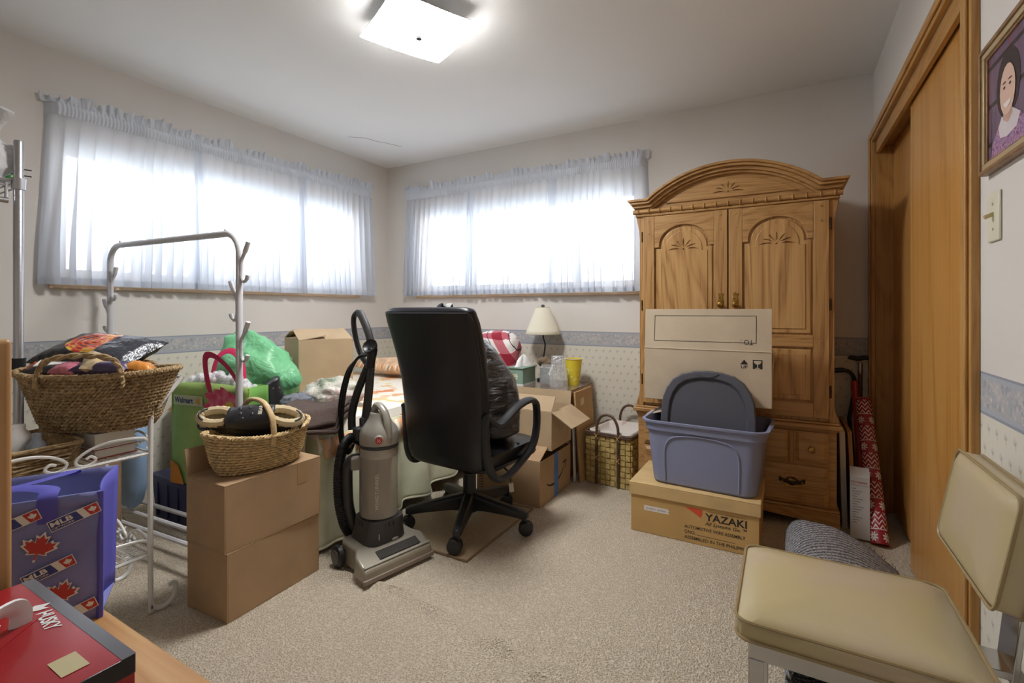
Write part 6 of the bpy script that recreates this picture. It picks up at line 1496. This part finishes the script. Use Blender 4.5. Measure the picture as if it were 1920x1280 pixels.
for cx, cz in ((0.088,0.126),(0.036,0.232),(0.128,0.228),(-0.10,0.03),(0.122,0.026)):
    a = R(20); rd = X_*math.cos(a) + tz*math.sin(a); ud = tz*math.cos(a) - X_*math.sin(a); o_ = fo + X_*cx + tz*cz
    decal([[(-0.042,-0.0115),(0.042,-0.0115),(0.042,0.0115),(-0.042,0.0115)]], o_, rd, ud, WHITE, mb, 'logo_plate', 0.0024)
    decal([[(-0.0405,-0.010),(0.012,-0.010),(0.006,0.010),(-0.0405,0.010)]], o_, rd, ud, plain('logo_navy', (62,72,140), 0.7), mb, 'logo_field', 0.003)
    decal([[(0.024,-0.010),(0.0405,-0.010),(0.0405,0.010),(0.018,0.010)]], o_, rd, ud, RED, mb, 'logo_red', 0.003)
    decal([at_(leaf, 0.031, 0, 0.016, 0)], o_, rd, ud, WHITE, mb, 'logo_leaf', 0.0036)
    text('MLB', o_ + rd*(-0.038) + ud*(-0.002), rd, ud, WHITE, mb, h=0.010, wd=0.036, off=0.03, ext=0.0036)
    text('NETWORK', o_ + rd*(-0.038) + ud*(-0.008), rd, ud, WHITE, mb, h=0.004, wd=0.036, ext=0.0036)
    break_ = 0
tag(blob(0.12, 0.055, 0.13, 6, 0.25).build('tissue_filling', plain('white_tissue', (228,230,236), 0.8, bump=0.4, bf=25), loc=(-1.417, 0.352, 0.4515), rz=R(60), ang=70), 'crumpled white plastic filling the baseball tote', 'plastic bag')

hb = thing('tool_carton', 'glossy red and black tool carton with white carry handle', 'cardboard box', (-0.922, 0.128, 0.4475))
RDC = plain('red_gloss_card', (166,36,44), 0.18, var=0.06); GRC = plain('grey_gloss_card', (92,90,96), 0.2)
B(-0.178, 0.178, -0.178, 0.178, 0, 0.2).build('carton_body', RDC, hb, bevel=0.002)
BKC = plain('black_gloss_card', (40,32,36), 0.2)
B(-0.1783, 0.1783, -0.1783, 0.1783, 0.176, 0.2004).build('black_band', BKC, hb, bevel=0.001)
B(-0.177, 0.177, -0.177, 0.177, 0.2003, 0.2008).build('top_print', RDC, hb)
MB().box(-0.178, 0.178, 0.163, 0.1787, 0.2006, 0.2012).build('grey_edge', GRC, hb)
decal([[(-0.178,-0.178),(0.02,-0.178),(-0.02,-0.06),(-0.178,-0.02)]], (0,0,0.201), X_, Y_, GRC, hb, 'grey_corner', 0.0003)
tx = (0,0,0.2012)
text('HUSKY', (-0.045, 0.143, 0.2012), V((1,-0.12,0)), V((0.12,1,0)), WHITE, hb, h=0.018, wd=0.066, off=0.03, shear=0.2)
decal([[(-0.074,0.150),(-0.064,0.166),(-0.058,0.156),(-0.05,0.160),(-0.054,0.148),(-0.06,0.141),(-0.068,0.145)]], tx, X_, Y_, WHITE, hb, 'dog_mark')
text('HUSKY', (-0.085, 0.095, 0.2012), V((1,-0.12,0)), V((0.12,1,0)), WHITE, hb, h=0.018, wd=0.066, off=0.03, shear=0.2)
st_ = decal([[(0.105,0.112),(0.150,0.112),(0.150,0.140),(0.105,0.140)]], tx, X_, Y_, plain('sticker_gold', (196,184,140), 0.4), hb, 'sticker')
text('01 671 710', (0.1786, 0.01, 0.150), Y_, Z_, WHITE, hb, h=0.011, wd=0.10, ext=0.0006)
decal([[(0.02,0.085),(0.10,0.085),(0.10,0.135),(0.02,0.135)]], (0.1785,0,0), Y_, Z_, plain('label_gold', (190,170,110), 0.4), hb, 'gold_label', 0.0006)
text('USE', (0.1786, 0.035, 0.10), Y_, Z_, INK, hb, h=0.02, wd=0.05, off=0.02, ext=0.0012) if False else None
HW = plain('white_nylon', (226,224,226), 0.4)
hl = thing('x', 'x', 'x') if False else None
hcx, hcy = 0.0, 0.078
MB().tube(smooth([(hcx-0.03,hcy+0.045,0.201),(hcx-0.03,hcy+0.045,0.222),(hcx-0.02,hcy+0.03,0.236),(hcx+0.01,hcy-0.01,0.238),(hcx+0.03,hcy-0.03,0.222),(hcx+0.032,hcy-0.035,0.201)], 5), 0.013, 8, flat=0.35).build('carry_handle', HW, hb)
MB().obox((hcx,hcy,0.2012), (0.05,-0.06,0), (0.015,0.012,0), (0,0,0.0006)).build('handle_slot', RDC, hb)
